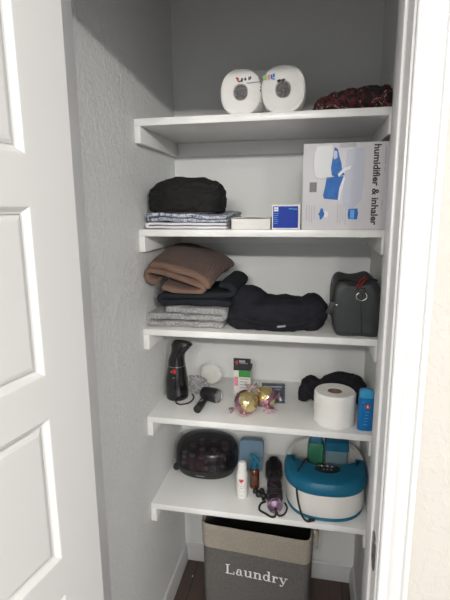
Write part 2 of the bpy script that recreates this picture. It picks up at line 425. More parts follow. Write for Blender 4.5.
# ------------------------------------------------------------------ shelves
def shelf(z, label):
    t = thing('shelf', label, 'shelf', ((XL+XR)/2, YB, z)); hx = (XR-XL)/2-.0005
    bm = bmesh.new(); box(bm, -hx, hx, YF-YB, -.0005, -.020, 0, .0015); obj('board', bm, M['shelf'], t)
    bm = bmesh.new(); box(bm, -hx, -hx+.018, YF-YB+.0005, -.019, -.066, -.0201, .001); obj('side_cleat', bm, M['shelf'], t)
    bm = bmesh.new(); box(bm, hx-.018, hx, YF-YB+.0005, -.019, -.066, -.0201, .001); obj('side_cleat', bm, M['shelf'], t)
    bm = bmesh.new(); box(bm, -hx, hx, -.0185, -.0005, -.066, -.0201, .001); obj('back_cleat', bm, M['shelf'], t)
shelf(Z1, 'white painted top shelf holding the wrapped tissue rolls and floral cloth')
shelf(Z2, 'white painted shelf, second from top, holding the humidifier carton')
shelf(Z3, 'white painted middle shelf holding folded towels and a dark leather bag')
shelf(Z4, 'white painted shelf, fourth from top, holding garment steamer and unwrapped tissue roll')
shelf(Z5, 'white painted lowest shelf above the laundry hamper')

# ------------------------------------------------------------------ top shelf
t = thing('toilet_paper_pack', 'two large toilet rolls wrapped in clear printed plastic on the top shelf', 'toilet paper', (-.1555, 1.31, Z1))
def paper_roll(t, cx, cz, rx, rz, L):
    bm = bmesh.new(); n = 40; prof = [(.32, .004), (.36, .0), (.90, .0), (.97, .003), (1, .010), (1, L-.01), (.97, L-.003), (.9, L), (.32, L)]
    se = lambda v: math.copysign(abs(v)**.86, v)
    rings = [[Vector((cx+rx*r*se(math.cos(2*PI*i/n)), y, cz+rz*r*se(math.sin(2*PI*i/n)))) for i in range(n)] for r, y in prof]
    rings.append(rings[0]); loft(bm, rings, (False, False)); bmesh.ops.remove_doubles(bm, verts=bm.verts[:], dist=1e-6)
    r = obj('roll', bm, M['paper'], t)
    bm = bmesh.new(); rg = [[Vector((cx+.0195*k*math.cos(2*PI*i/24), y, cz+.0205*k*math.sin(2*PI*i/24))) for i in range(24)] for k, y in ((.96, .002), (.96, L-.002), (.9, L-.002), (.9, .002))]
    rg.append(rg[0]); loft(bm, rg, (False, False)); obj('core', bm, M['core'], r)
    # gathered film in the mouth of the core
    bm = bmesh.new(); rg = []
    for a in range(7):
        k = a/6; rg.append([Vector((cx+.019*k*math.cos(2*PI*i/36), .004+.010*(1-k)+.003*math.sin(i*2.1+a*1.3), cz+.020*k*math.sin(2*PI*i/36))) for i in range(36)])
    loft(bm, rg[1:], (True, False)); obj('film_gather', bm, M['gather'], r)
M['gather'] = mat('gathered_film', (.04, .04, .045), .12, .3, vary=(130, (.22, .22, .22), .06), bump=(150, 1, .004))
paper_roll(t, -.0575, .0622, .0570, .0615, .10); paper_roll(t, .0585, .0635, .0595, .0628, .10)
bm = bmesh.new(); rings = []   # film hull: smooth capsule outline around both rolls
def hull(k):
    pts = []
    for i in range(48):
        a = 2*PI*i/48; cx = .0585 if math.cos(a) > 0 else -.0575; rx = .061 if math.cos(a) > 0 else .0585
        sag = -.010*math.exp(-((math.cos(a))/.20)**2)
        pts.append((cx*(abs(math.cos(a))**.25 if abs(math.cos(a)) < 1 else 1)+rx*k*math.cos(a), .0638+(.0634*k+sag)*math.sin(a)))
    return pts
for k, y in ((.30, -.0015), (.9, -.0025), (.98, .002), (1, .012), (1, .09), (.98, .1), (.9, .1035), (.3, .1025)):
    rings.append([Vector((x, y, max(.0004, z))) for x, z in hull(k)])
loft(bm, rings, (True, True)); obj('plastic_wrap', bm, M['film'], t)
def marks(t, name, items, m, y):
    for x0, x1, z0, z1, rot in items:
        bm = bmesh.new()
        box(bm, x0, x1, y, y+.0004, z0, z1, mtx=T((x0+x1)/2, 0, (z0+z1)/2) @ Matrix.Rotation(rot, 4, 'Y') @ T(-(x0+x1)/2, 0, -(z0+z1)/2))
        obj(name, bm, m, t, smooth=False)
g = .0026
marks(t, 'red_print', [(-.070, -.061, .094, .099, .5), (-.066, -.062, .088, .096, -.3)], M['red_ink'], -.0036)
marks(t, 'black_print', [(-.062, -.052, .088, .091, -.3), (-.055, -.0505, .088, .097, 0), (-.045, -.042, .090, .098, 0), (-.048, -.0405, .0925, .0945, 0), (-.035, -.032, .091, .099, 0), (-.031, -.028, .092, .100, .2), (-.040, -.002, .0835, .0848, -.05), (-.003, -.0005, .060, .066, 0), (-.003, -.0005, .070, .073, 0), (.042, .064, .0835, .0875, -.15), (.045, .050, .080, .088, .2), (.056, .061, .080, .088, 0)], M['dark_ink'], -.0036)
marks(t, 'green_print', [(.004, .0145, .089, .100, -.1)], mat('pale_green_print', (.28, .5, .15), .5), -.0036)
marks(t, 'pink_print', [(.0165, .023, .089, .101, -.1)], M['pink'], -.0036)
marks(t, 'blue_print', [(.025, .030, .090, .101, -.1), (.031, .036, .094, .103, -.1), (.030, .036, .088, .091, 0)], M['blue_md'], -.0036)

bm = blob([(-.085, .06, .026, .034, .06, .030), (-.05, .06, .040, .035, .06, .028), (-.01, .06, .034, .065, .07, .040), (.04, .06, .038, .06, .07, .040), (.075, .06, .036, .03, .06, .042)], .004, 5, ((32, .007, (1, 1, 1)), (70, .003, (1, 1, 1))), 3, lim=((-.125, .088), (-.2, .3), (0, .3)))
tag(obj('folded_cloth', bm, M['floral'], None, (.1025, 1.345, Z1)), 'dark red and black floral cloth crumpled at the right end of the top shelf', 'cloth')

# ------------------------------------------------------------------ second shelf
def prints(name, items, m, t, mtx=None):
    for it in items:
        bm = bmesh.new(); box(bm, *it, mtx=mtx); obj(name, bm, m, t, smooth=False)
def sp(x0, z0, x1, layers, th, hook=.5):
    """serpentine of flat layers between x0 and x1, first layer at z0"""
    P = []; r = th*.5
    for i in range(layers):
        z = z0+i*th*1.04; a, b = (x1, x0) if i % 2 == 0 else (x0, x1)
        for k in range(5): P.append((a+(b-a)*k/4, z))
        if i < layers-1:
            s = -1 if b == x0 else 1
            P.append((b+s*r*.9, z+th*.52))
    return P
bm = ribbon(sp(-.116, .0055, .118, 2, .0095), .0085, 0, .26, amp=.0012, seed=2, f=16)
tag(obj('folded_sheet', bm, M['linen_white'], None, (-.372, 1.296, Z2)), 'flat folded white sheet lying under the blue and white print cloth', 'cloth')
bm = ribbon(sp(-.112, .0055, .119, 2, .0125), .0115, 0, .25, amp=.0045, seed=5, f=22)
tag(obj('folded_fabric', bm, M['blue_pattern'], None, (-.370, 1.293, Z2+.0205)), 'folded blue and white patterned fabric under the black garment', 'cloth')
bm = blob([(-.004, .07, .036, .122, .080, .066, (0, 0, 0), .8), (-.05, .065, .028, .060, .07, .036), (.045, .07, .040, .062, .07, .040), (-.012, .07, .080, .066, .05, .024)], .004, 8,
          ((9, .006, (1, 1, 1.5)), (22, .005, (1, 1, 2.2))), 6, lim=((-.1085, .112), (-.1, .4), (0, .106)))
gar = thing('black_garment', 'soft black garment bundled into a dome on the second shelf', 'clothing', (-.3835, 1.296, Z2+.0480))
obj('bundle', bm, M['cloth_black'], gar)
for k, (P, rr) in enumerate((([(-.088, .012, .030), (-.05, -.006, .040), (-.01, -.009, .028), (.035, .0, .040), (.06, .004, .048)], .0075),
               ([(-.095, .02, .018), (-.05, -.004, .016), (.0, -.008, .013), (.05, .0, .022), (.07, .01, .038)], .007))):
    bm = bmesh.new(); tube(bm, P, lambda u, rr=rr: rr*.9*(.3+.7*math.sin(PI*min(.999, max(.001, u)))), 10, 8)
    for v in bm.verts: v.co += Vector((fn(v.co, 60), fn(v.co, 47), fn(v.co, 53)))*.003
    obj('fold', bm, M['cloth_black'], gar)

t = thing('white_carton', 'flat white box lying between the print cloth and the blue box', 'box', (-.1815, 1.295, Z2))
bm = bmesh.new(); box(bm, -.0555, .0555, 0, .15, 0, .030, .001); obj('body', bm, M['white_box'], t)
bm = bmesh.new(); loft(bm, [[Vector((-.056+.112*i/10, y, .0305+(.004*math.sin(PI*i/10) if y < .05 else 0))) for i in range(11)]+[Vector((-.056+.112*i/10, y, .0318+(.004*math.sin(PI*i/10) if y < .05 else 0))) for i in range(10, -1, -1)] for y in (-.001, .05, .151)])
obj('lid', bm, M['white_box'], t)

t = thing('blue_carton', 'small blue box with white border and white cross emblem beside the humidifier carton', 'box', (-.0815, 1.292, Z2))
bm = bmesh.new(); box(bm, -.0395, .0395, 0, .07, 0, .0685, .0008); obj('body', bm, M['white_box'], t)
bm = bmesh.new(); box(bm, -.0360, .0335, -.0005, .0002, .0045, .0640); fp = obj('front_print', bm, M['blue'], t, smooth=False)
bm = bmesh.new()
for x in (-.0335, -.0272):
    for z in (.0500, .0562): box(bm, x, x+.0056, -.0010, -.0004, z, z+.0056, .0008)
obj('emblem', bm, M['white_ink'], fp, smooth=False)
bm = bmesh.new()
for i in range(6): box(bm, -.0335, -.0335+(.013, .012, .009, .011, .0125, .010)[i], -.0009, -.0004, .0440-i*.0055, .0453-i*.0055)
obj('small_print', bm, M['blue_lt'], fp, smooth=False)
bm = bmesh.new(); box(bm, .007, .018, -.0009, -.0004, .0555, .0585); box(bm, .019, .031, -.0009, -.0004, .0545, .0572); obj('brand_print', bm, M['clear_blue_lt'], fp, smooth=False)

t = thing('humidifier_carton', 'large pale carton printed humidifier & inhaler lying on its side on the second shelf', 'box', (.0765, 1.290, Z2))
HW, HH = .1145, .2270
bm = bmesh.new(); box(bm, -HW, HW, 0, .14, 0, HH, .0008); body = obj('body', bm, M['card'], t)
bm = bmesh.new(); box(bm, -HW+.001, HW-.001, .004, .139, HH, HH+.0006); obj('top_face', bm, M['grey_ink'], t, smooth=False)
def pic(name, poly, m, d=.0006, par=None):     # poly in box-front metres (x from left, z from bottom)
    bm = bmesh.new(); n = len(poly)
    A = [Vector((x-HW, -d, z)) for x, z in poly]; Bk = [Vector((x-HW, .0002, z)) for x, z in poly]
    loft(bm, [Bk, A], (True, True)); return obj(name, bm, m, par or t, smooth=False)
# px -> box: x=(px-302)/86*.229 ; z=(229-py)/85*.227
def q(px, py): return ((px-302)/86*.2265, (229.3-py)/85.3*.227)
def poly(*pts): return [q(*p) for p in pts]
pic('lilac_shadow', poly((345, 150), (362, 149), (363, 178), (361, 200), (352, 210), (346, 209), (342, 200), (344, 170)), M['lilac'])
dv = pic('device_picture', poly((315, 147), (331, 146), (332, 160), (331, 177), (319, 178), (315, 176), (313, 168), (313, 155)), M['white_ink'], .0009)
bm = tube(bmesh.new(), [Vector((q(*p)[0]-HW, -.0010, q(*p)[1])) for p in ((315, 147), (313, 155), (312.5, 167), (315, 177), (323, 178.5), (331, 177))], .0005, 6); obj('device_outline', bm, M['faint_ink'], dv)
pic('mask_picture', poly((333, 148), (336, 150), (338, 157), (340, 163), (341, 170), (344, 175), (335, 177), (331, 175), (330, 168), (331, 160), (332, 152)), M['blue_md'], .0012)
pic('mask_highlight', poly((332.5, 151), (335.5, 152), (336, 158), (333, 160), (331.8, 157)), M['lilac'], .0015)
pic('mask_rim', poly((344, 168), (350, 166), (349, 169), (344, 171), (341, 174), (338, 177), (337, 174), (340, 171)), M['white_ink'], .0015)
pic('cup_picture', poly((326, 177), (343, 176), (341, 182), (339, 188), (338, 199.5), (324, 198), (323, 195), (325, 185)), M['blue_md'], .0012)
pic('cup_edge', poly((343, 176), (344.5, 178), (341.5, 190), (340, 199.5), (338, 199.5), (339, 188), (341, 182)), M['white_ink'], .0012)
pic('barcode_panel', poly((309, 181.5), (316.5, 181.5), (316.5, 191.5), (309, 191.5)), M['grey_ink'], .0006)
bm = bmesh.new()
for i in range(9):
    x, z = q(309.4+i*.78, 191); box(bm, x-HW, x-HW+.0008, -.0009, -.0004, z, z+.024)
obj('barcode', bm, M['dark_ink'], t, smooth=False)
pic('cup_icon', poly((321, 208), (323, 207.5), (324, 211), (325, 213), (324, 216), (322, 219), (320.5, 219), (320, 215), (318.5, 213.5), (320, 212)), M['blue_md'], .0009)
pic('spray_icon', poly((325, 210), (328, 211), (329, 214), (328, 217), (325, 216.5)), M['white_ink'], .0009)
pic('jar_icon', poly((349, 208.5), (358, 208), (358.7, 213), (358, 219), (349, 218.5), (348.4, 213)), M['blue_md'], .0009)
pic('jar_icon_band', poly((351, 209.5), (355, 209.5), (355, 218), (351, 218)), M['blue_lt'], .0012)
pic('tape', poly((338, 144.2), (354, 144.2), (354, 148.5), (338, 149)), M['faint_ink'], .0004)
random.seed(3)
for c in range(4):
    for (bx, by, w) in ((306.5, 204, 20), (338, 203, 22)):
        px = bx+c*2.6
        a = q(px, by); b = q(px+.7, by+w*(.75+.25*random.random())); prints('printed_line', [(a[0]-HW, b[0]-HW, -.0007, .0002, b[1], a[1])], M['faint_ink'], t)
a = q(371.5, 146); RX = Matrix.Rotation(PI/2, 4, 'Y')     # reading downwards
tm = T(a[0]-HW, -.0006, a[1]) @ RX @ FRONT
def fit_text(s, length, size, m, mtx, name, par, bold=0., ext=.0003):
    bm = text_bm(s, 1, Matrix(), 0, 0)
    w = max(v.co.x for v in bm.verts); bm.free()
    k = length/w
    bm = text_bm(s, 1, mtx @ Matrix.Diagonal((k, size, 1, 1)), ext, bold); return obj(name, bm, m, par, smooth=False)
fit_text('humidifier & inhaler', .2085, .0245, M['dark_ink'], tm, 'title_print', t, .03)
for px, y0, y1 in ((382.3, 148, 166), (382.3, 168, 173), (381, 200, 206), (381, 207.5, 209.5)):
    a = q(px, y0); b = q(px+.8, y1); prints('side_print', [(a[0]-HW, b[0]-HW, -.0007, .0002, b[1], a[1])], M['faint_ink'], t)

# ------------------------------------------------------------------ middle shelf
bm = ribbon(sp(-.108, .0115, .118, 3, .0215)[:-1]+[(.128, .054)], .0195, 0, .27, amp=.003, seed=9, f=30)
tag(obj('folded_towel', bm, M['grey_terry'], None, (-.3905, 1.305, Z3)), 'light grey terry towel folded at the bottom of the towel stack', 'towel')
bm = ribbon([(.105, .014), (0, .013), (-.095, .012), (-.118, .022), (-.10, .033), (0, .034), (.095, .040), (.116, .052), (.104, .066), (.086, .071), (.078, .069)], .020, 0, .25, amp=.004, seed=12, f=16)
tag(obj('folded_towel', bm, M['charcoal'], None, (-.352, 1.315, Z3+.0655)), 'charcoal terry towel folded between the grey and brown towels', 'towel')
bw = [(-.063, .014), (-.03, .006), (.02, .002), (.050, .004), (.064, .014), (.052, .026), (.02, .036), (-.03, .048), (-.078, .062), (-.106, .064), (-.117, .050), (-.106, .034), (-.082, .030)]
up = [(-.100, .0815), (-.06, .080), (-.015, .068), (.03, .054), (.062, .036), (.078, .020)]
tb = thing('folded_towel', 'brown waffle-weave towel folded loosely on top of the towel stack', 'towel', (-.387, 1.292, Z3+.111))
bm = ribbon(bw, .0165, 0, .24, amp=.003, seed=21, f=14, hem=3, rise=lambda u: (.030*u, .036*u+.012*math.sin(PI*u)))
obj('lower_fold', bm, [M['waffle'], M['brown_hem']], tb)
bm = ribbon(up, .018, .002, .24, amp=.003, seed=22, f=14, hem=3, rise=lambda u: (.034*u, .040*u+.014*math.sin(PI*u)))
obj('upper_fold', bm, [M['waffle'], M['brown_hem']], tb)

bm = blob([(0, .075, .045, .145, .075, .050, (0, .02, 0), .7), (-.085, .08, .070, .06, .07, .050), (.105, .07, .060, .046, .06, .048), (-.1, .05, .03, .055, .055, .035), (.10, .05, .035, .04, .045, .038), (-.095, .09, .112, .030, .04, .014)], .004, 6,
          ((7, .009, (.7, 1, 1.2)), (16, .004, (.5, 1, 1.6)), (45, .0015, (1, 1, 1))), 11, lim=((-.150, .152), (-.2, .4), (0, .3)))
t = thing('folded_hoodie', 'faded black fleece garment folded in the middle of the towel shelf', 'clothing', (-.108, 1.292, Z3))
obj('body', bm, M['denim'], t)
bm = bmesh.new(); tube(bm, [(-.135, .012, .03), (-.09, -.0135, .040), (-.02, -.0175, .033), (.06, -.012, .030), (.11, .0, .045)], .0045, 8); obj('seam', bm, M['denim'], t)
bm = bmesh.new(); box(bm, 0, .024, -.021, -.0155, .022, .028, .001, mtx=T(.012, 0, .0) @ Matrix.Rotation(-.15, 4, 'Y')); obj('tag', bm, M['grey_ink'], t)

# leather bag seen end-on
t = thing('leather_bag', 'dark green-black leather toiletry bag with silver ring at the right end of the towel shelf', 'bag', (.1195, 1.292, Z3))
t.scale = (1, 1, .95)
def bagring(y, k, dz=0):
    pts = []; w0, w1, h = .0685*k, .058*k, .168
    out = [(-.050, .0), (-.060, .018), (-.066, .05), (-.068, .085), (-.067, .12), (-.062, .148), (-.053, .163), (-.040, .168), (-.015, .163), (.01, .164), (.038, .172), (.053, .166), (.064, .148), (.068, .11), (.068, .06), (.066, .02), (.060, .0), (.02, .0), (-.02, .0)]
    for x, z in out: pts.append(Vector((x*k, y, z*(.5+.5*k) if k < 1 else z)))
    return catmull(pts, 3, True)
bm = bmesh.new(); rings = []
for y, k in ((.0, .80), (.002, .90), (.008, .965), (.02, .995), (.05, 1.0), (.10, 1.0), (.16, 1.0), (.20, .99), (.212, .93), (.216, .8)):
    r = bagring(y, k); c = Vector((0, y, .08))
    rings.append([Vector((p.x, p.y+.004*fn(p, 25), max(.001, .08+(p.z-.08)*(k*.3+.7)))) for p in r])
loft(bm, rings)
for v in bm.verts:
    if v.co.z > .003: v.co += Vector((0, -.004*fn(v.co, 30), .003*fn(v.co, 22)))
bag = obj('bag_body', bm, M['leather'], t)
bm = bmesh.new(); tube(bm, [(.012, .004, .150), (.010, -.005, .12), (.012, -.006, .08), (.016, -.005, .04), (.018, .0, .006)], .0016, 6); obj('seam', bm, M['leather'], t)
bm = bmesh.new(); tube(bm, [(-.06, .004, .02), (-.03, -.003, .012), (.02, -.003, .010), (.058, .004, .012)], .0016, 6); obj('piping', bm, M['leather'], t)
bm = bmesh.new(); tube(bm, [(.012+.0145*math.cos(a), -.010, .126+.0125*math.sin(a)) for a in [2*PI*i/14 for i in range(14)]], .0017, 8, 2, closed=True); obj('ring', bm, M['chrome'], t)
bm = bmesh.new(); box(bm, .004, .021, -.013, .004, .134, .150, .002); obj('ring_tab', bm, M['leather'], t)
bm = bmesh.new(); tube(bm, [(.030, .02, .176), (.018, .0, .170), (.006, -.008, .156), (-.002, -.007, .146)], .0035, 6); tube(bm, [(.020, .02, .180), (.008, .003, .170), (-.001, -.003, .156)], .003, 6); obj('red_tag', bm, M['red_tag'], t)
bm = bmesh.new()
box(bm, -.010, .010, -.0035, .0035, -.036, .004, .003, mtx=T(-.062, .004, .100) @ Matrix.Rotation(.38, 4, 'Y')); obj('strap', bm, M['leather'], t)
bm = bmesh.new(); lathe(bm, [(.003, 0), (.0028, .0012), (.0012, .002)], 12, mtx=T(-.054, -.0025, .097) @ FRONT); obj('snap', bm, M['chrome'], t)
bm = bmesh.new(); tube(bm, [(-.050, .03, .166), (-.03, .02, .172), (.0, .02, .166), (.03, .02, .172), (.055, .03, .168)], .004, 6); obj('zip_edge', bm, M['black_matte'], t)

# ------------------------------------------------------------------ fourth shelf
t = thing('garment_steamer', 'black handheld garment steamer standing at the left wall', 'steamer', (-.459, 1.435, Z4))
secs = [(.0, 0, .034, .034), (.004, 0, .0385, .0385), (.03, 0, .0400, .040), (.07, 0, .0385, .0385), (.10, .001, .0345, .036), (.121, .001, .0305, .033)]
bm = bmesh.new(); el = lambda z, cx, rx, ry, n=28: [Vector((cx+rx*math.cos(2*PI*i/n), ry*math.sin(2*PI*i/n), z)) for i in range(n)]
loft(bm, [el(*s) for s in secs]); obj('water_tank', bm, M['black'], t)
bm = bmesh.new(); loft(bm, [el(.1212, .001, .0305, .033), el(.1214, .001, .0312, .0336), el(.1232, .001, .0310, .0334), el(.1234, .001, .030, .032)]); obj('trim_ring', bm, M['silver'], t)
top = [(.1236, .001, .0298, .032), (.138, .001, .0290, .030), (.152, .003, .0270, .028), (.164, .007, .0255, .027), (.175, .012, .0280, .027), (.186, .018, .0330, .026), (.196, .0215, .0375, .025)]
bm = bmesh.new(); rr = []
for i, s in enumerate(top): rr.append(el(*s))
rr.append([p+Vector((0, 0, .004*(1-(p.x-.0235)/.0365))) for p in el(.199, .0235, .034, .023)])
loft(bm, rr); obj('steam_head', bm, M['black'], t)
bm = bmesh.new(); loft(bm, [[p+Vector((0, 0, .004*(1-(p.x-.0235)/.0365))) for p in el(z, .0235, rx, ry)] for z, rx, ry in ((.1985, .029, .019), (.202, .028, .018))]); obj('vent_plate', bm, M['black_matte'], t)
bm = bmesh.new(); box(bm, -.005, .009, -.038, -.030, .100, .117, .003); obj('switch', bm, M['red'], t)
bm = bmesh.new(); box(bm, -.010, -.006, -.0365, -.034, .104, .112, .0008); box(bm, -.003, .006, -.0395, -.037, .086, .089, .0005); obj('mark', bm, M['silver'], t)
bm = bmesh.new(); tube(bm, [(.006, -.034, .006), (.012, -.052, .0035), (.030, -.060, .003), (.052, -.045, .003), (.060, -.018, .003), (.056, .012, .003), (.045, .03, .004)], .0026, 8); obj('cord', bm, M['rubber'], t)

bm = blob([(0, 0, .026, .026, .022, .025), (.012, .004, .045, .016, .016, .016), (.03, -.002, .018, .017, .016, .017), (-.012, .005, .055, .014, .012, .014)], .003, 3, ((45, .010, (1, 1, 1)), (90, .005, (1, 1, 1))), 4)
tag(obj('crumpled_bag', bm, M['bag_clear'], None, (-.400, 1.485, Z4)), 'crumpled clear plastic bag beside the garment steamer', 'plastic bag')
t = thing('white_dish', 'white round plastic dish standing on edge against the back wall', 'dish', (-.368, 1.555, Z4))
t.scale = (1.12, 1.12, 1.12)
bm = bmesh.new(); lathe(bm, [(.0, 0), (.030, .0), (.036, -.006), (.038, -.012), (.0368, -.012), (.0345, -.007), (.029, -.002), (0, -.002)], 40, mtx=T(0, 0, .0385) @ Matrix.Rotation(math.radians(-82), 4, 'X') @ Matrix.Scale(-1, 4, (0, 0, 1)), caps=(False, False))
obj('dish', bm, M['white_plastic'], t)
bm = bmesh.new(); lathe(bm, [(.012, 0), (.012, -.009), (.010, -.011)], 24, mtx=T(-.004, -.004, .040) @ Matrix.Rotation(math.radians(-82), 4, 'X') @ Matrix.Scale(-1, 4, (0, 0, 1))); obj('boss', bm, M['white_plastic'], t)

t = thing('handheld_massager', 'small black handheld device with silver round end lying in front of the white dish', 'handheld device', (-.335, 1.425, Z4), math.radians(-20))
MR = T(0, 0, .0245) @ Matrix.Rotation(PI/2, 4, 'Y')
bm = bmesh.new(); lathe(bm, [(.012, -.036), (.018, -.034), (.0215, -.026), (.0240, -.010), (.0245, .012), (.0240, .026), (.0225, .029)], 32, mtx=MR); obj('barrel', bm, M['black_matte'], t)
bm = bmesh.new(); lathe(bm, [(.0222, .0285), (.0225, .033), (.0195, .034), (.017, .031), (.001, .031)], 32, mtx=MR); obj('end_ring', bm, M['silver'], t)
bm = bmesh.new(); lathe(bm, [(.0165, .0312), (.012, .0325), (.001, .033)], 24, mtx=MR); obj('end_grille', bm, M['grey_ink'], t)
bm = bmesh.new(); tube(bm, [(-.010, -.012, .022), (-.006, -.035, .018), (.002, -.065, .0145), (.010, -.092, .0138), (.013, -.104, .0138)], lambda u: .0115+.002*u if u < .96 else .0105, 16); obj('handle', bm, M['black_matte'], t)
bm = bmesh.new(); box(bm, -.004, .004, -.004, .012, .0, .004, .0015, mtx=T(.002, -.064, .0245)); obj('slide_switch', bm, M['silver'], t)

t = thing('product_box', 'small white, green and black hanging carton standing behind the foil balls', 'box', (-.2395, 1.505, Z4))
bm = bmesh.new(); box(bm, -.0305, .0305, 0, .045, 0, .100, .0008); obj('body', bm, M['white_box'], t)
bm = bmesh.new(); box(bm, -.0308, .0308, -.0006, .0455, .088, .1008, .0005); obj('top_band', bm, M['dark_ink'], t, smooth=False)
bm = bmesh.new(); box(bm, -.0305, -.011, -.0001, .0012, .100, .1335, .0004); box(bm, .011, .0305, -.0001, .0012, .100, .1335, .0004); box(bm, -.0115, .0115, -.0001, .0012, .100, .118, .0004); box(bm, -.0115, .0115, -.0001, .0012, .126, .1335, .0004)
obj('hang_tab', bm, M['dark_ink'], t, smooth=False)
bm = bmesh.new(); box(bm, -.012, .0300, -.0009, .0001, .064, .0878); obj('green_print', bm, M['green'], t, smooth=False)
bm = bmesh.new(); box(bm, -.028, -.014, -.0009, .0001, .030, .064); box(bm, -.022, -.016, -.0012, .0001, .040, .056); obj('pink_print', bm, M['pink'], t, smooth=False)
bm = bmesh.new(); box(bm, -.022, -.015, -.0012, -.0005, .110, .125); box(bm, -.026, -.020, -.0012, -.0005, .116, .121); obj('red_emblem', bm, M['red_ink'], t, smooth=False)
prints('printed_line', [(-.008, .024-.004*(i % 2), -.0012, -.0005, .056-i*.011, .0585-i*.011) for i in range(4)]+[(-.009, .020, -.0012, -.0005, .114, .117)], M['grey_ink'], t)

# scalloped dark pack leaning back
t = thing('scalloped_pack', 'dark navy flat pack with scalloped edges beside the foil balls', 'packet', (-.124, 1.448, Z4), math.radians(4))
W, Hh = .040, .068
edge = [(-W, 0), (W, 0)]
for i in range(6): edge += [(W+.0018, (i+.5)*Hh/6), (W-.0012, (i+1)*Hh/6)] if i < 5 else [(W+.0018, (i+.5)*Hh/6)]
for i in range(9): edge += [(W-.001-(i)*2*W/9, Hh-.001), (W-(i+.5)*2*W/9, Hh+.0035)]
edge += [(-W+.0005, Hh-.001)]
bm = bmesh.new(); n = len(edge); lean = Matrix.Rotation(math.radians(-38), 4, 'X')
f0 = [lean @ Vector((x, 0, z)) for x, z in edge]; f1 = [Vector((p.x, p.y+.004+.026*(1-abs(e[1]/Hh)), p.z if e[1] > 0 else 0)) for p, e in zip(f0, edge)]
f1 = [Vector((a.x, a.y+.006, max(0, a.z-.003))) for a in f0]
loft(bm, [f1, f0]); pk = obj('packet', bm, M['navy_card'], t, smooth=False)
bm = bmesh.new(); box(bm, -.020, .030, -.0008, .0002, .055, .058, mtx=lean); box(bm, -.026, .024, -.0008, .0002, .046, .0475, mtx=lean); obj('title_print', bm, M['faint_ink'], t, smooth=False)
bm = bmesh.new(); box(bm, -.004, .004, -.001, .0002, -.013, .013, mtx=lean @ T(.022, 0, .020) @ Matrix.Rotation(-.45, 4, 'Y')); obj('white_mark', bm, M['white_ink'], t, smooth=False)
bm = bmesh.new(); loft(bm, [[Vector((x, .0445, .0)), Vector((x, .047, .0)), Vector((x, .0475, .050)), Vector((x, .0445, .050))] for x in (-.02, .02)]); obj('easel_flap', bm, M['navy_card'], t, smooth=False)

def foil_ball(x, y, r, label, ends, seed, purple_rot):
    t = thing('foil_ball', label, 'foil ball', (x, y, Z4), 0, 'foil-wrapped balls'); t.scale = (1.1, 1.1, 1.1)
    bm = bmesh.new(); bmesh.ops.create_icosphere(bm, subdivisions=4, radius=r)
    for v in bm.verts: v.co += v.co.normalized()*wrinkle(v.co, 60, .0028, seed); v.co.z += r-.001; v.co.z = max(.0004, v.co.z)
    obj('ball', bm, M['gold'], t)
    bm = bmesh.new(); n = 24; rings = []     # band of purple wrap across the ball
    rot = Euler(purple_rot).to_matrix()
    for j in range(7):
        a = (j/6-.5)*.5; rings.append([rot @ Vector((math.cos(2*PI*i/n)*math.cos(a), math.sin(2*PI*i/n)*math.cos(a), math.sin(a)))*(r*1.045+.0012*math.sin(i*2.7+j)) for i in range(n)])
    loft(bm, rings, (False, False))
    for v in bm.verts: v.co.z = max(.0006, v.co.z+r-.001)
    obj('wrap_band', bm, M['purplefoil'], t)
    for (dx, dy, dz, L, w) in ends:           # twisted fan-shaped ends
        d = Vector((dx, dy, dz)).normalized(); s = d.cross(Vector((0, 0, 1))).normalized(); u = s.cross(d)
        bm = bmesh.new(); rg = []
        for k, (al, rad) in enumerate(((-.2, .75), (.12, .28), (.30, .20), (.55, .5), (.8, .8), (1, 1.0))):
            rg.append([Vector((0, 0, r))+d*(r*.85+al*L)+(s*math.cos(2*PI*i/20)*w+u*math.sin(2*PI*i/20)*w*.45)*rad*(1+.22*math.sin(i*PI*.7+k)*(rad if rad > .4 else 0)) for i in range(20)])
        loft(bm, rg, (True, True))
        for v in bm.verts: v.co.z = max(.0008, v.co.z)
        obj('twisted_end', bm, M['pinkfoil'], t)
foil_ball(-.203, 1.358, .0345, 'gold ball in pink and purple foil twist, nearest the shelf edge', ((-.9, -.15, -.55, .026, .015), (-.05, -1, -.5, .022, .013), (.2, .5, .9, .022, .018)), 1, (.5, .9, 0))
foil_ball(-.146, 1.414, .0325, 'gold ball in pink and purple foil twist, behind and right of the other one', ((-.75, .0, .8, .020, .018), (.35, -.95, -.35, .034, .020), (.95, -.1, .15, .014, .018)), 2, (.2, -.6, 0))

# unwrapped toilet roll standing on end
t = thing('toilet_roll', 'unwrapped white toilet roll standing on the fourth shelf before the dark cloth', 'toilet paper', (.0745, 1.350, Z4))
bm = bmesh.new(); H = .1015; R0 = .0625
prof = [(.0225, .003), (.024, 0), (R0-.004, 0), (R0-.001, .003), (R0, .008)]+[(R0+.0006*math.sin(i*1.3), .008+(H-.016)*i/14) for i in range(1, 14)]+[(R0, H-.008), (R0-.0015, H-.003), (R0-.005, H), (.045, H-.0006), (.030, H-.0008), (.0235, H-.0008), (.0215, H-.003), (.0215, .003)]
rings = [[Vector((r*math.cos(2*PI*i/56), r*.99*math.sin(2*PI*i/56), z)) for i in range(56)] for r, z in prof]; rings.append(rings[0])
loft(bm, rings, (False, False)); bmesh.ops.remove_doubles(bm, verts=bm.verts[:], dist=1e-6); obj('paper', bm, M['paper'], t)
bm = bmesh.new(); rg = [[Vector((r*math.cos(2*PI*i/40), r*.95*math.sin(2*PI*i/40), z)) for i in range(40)] for r, z in ((.0214, .002), (.0214, H-.002), (.0204, H-.002), (.0204, .002))]; rg.append(rg[0])
loft(bm, rg, (False, False)); obj('core', bm, M['core'], t)
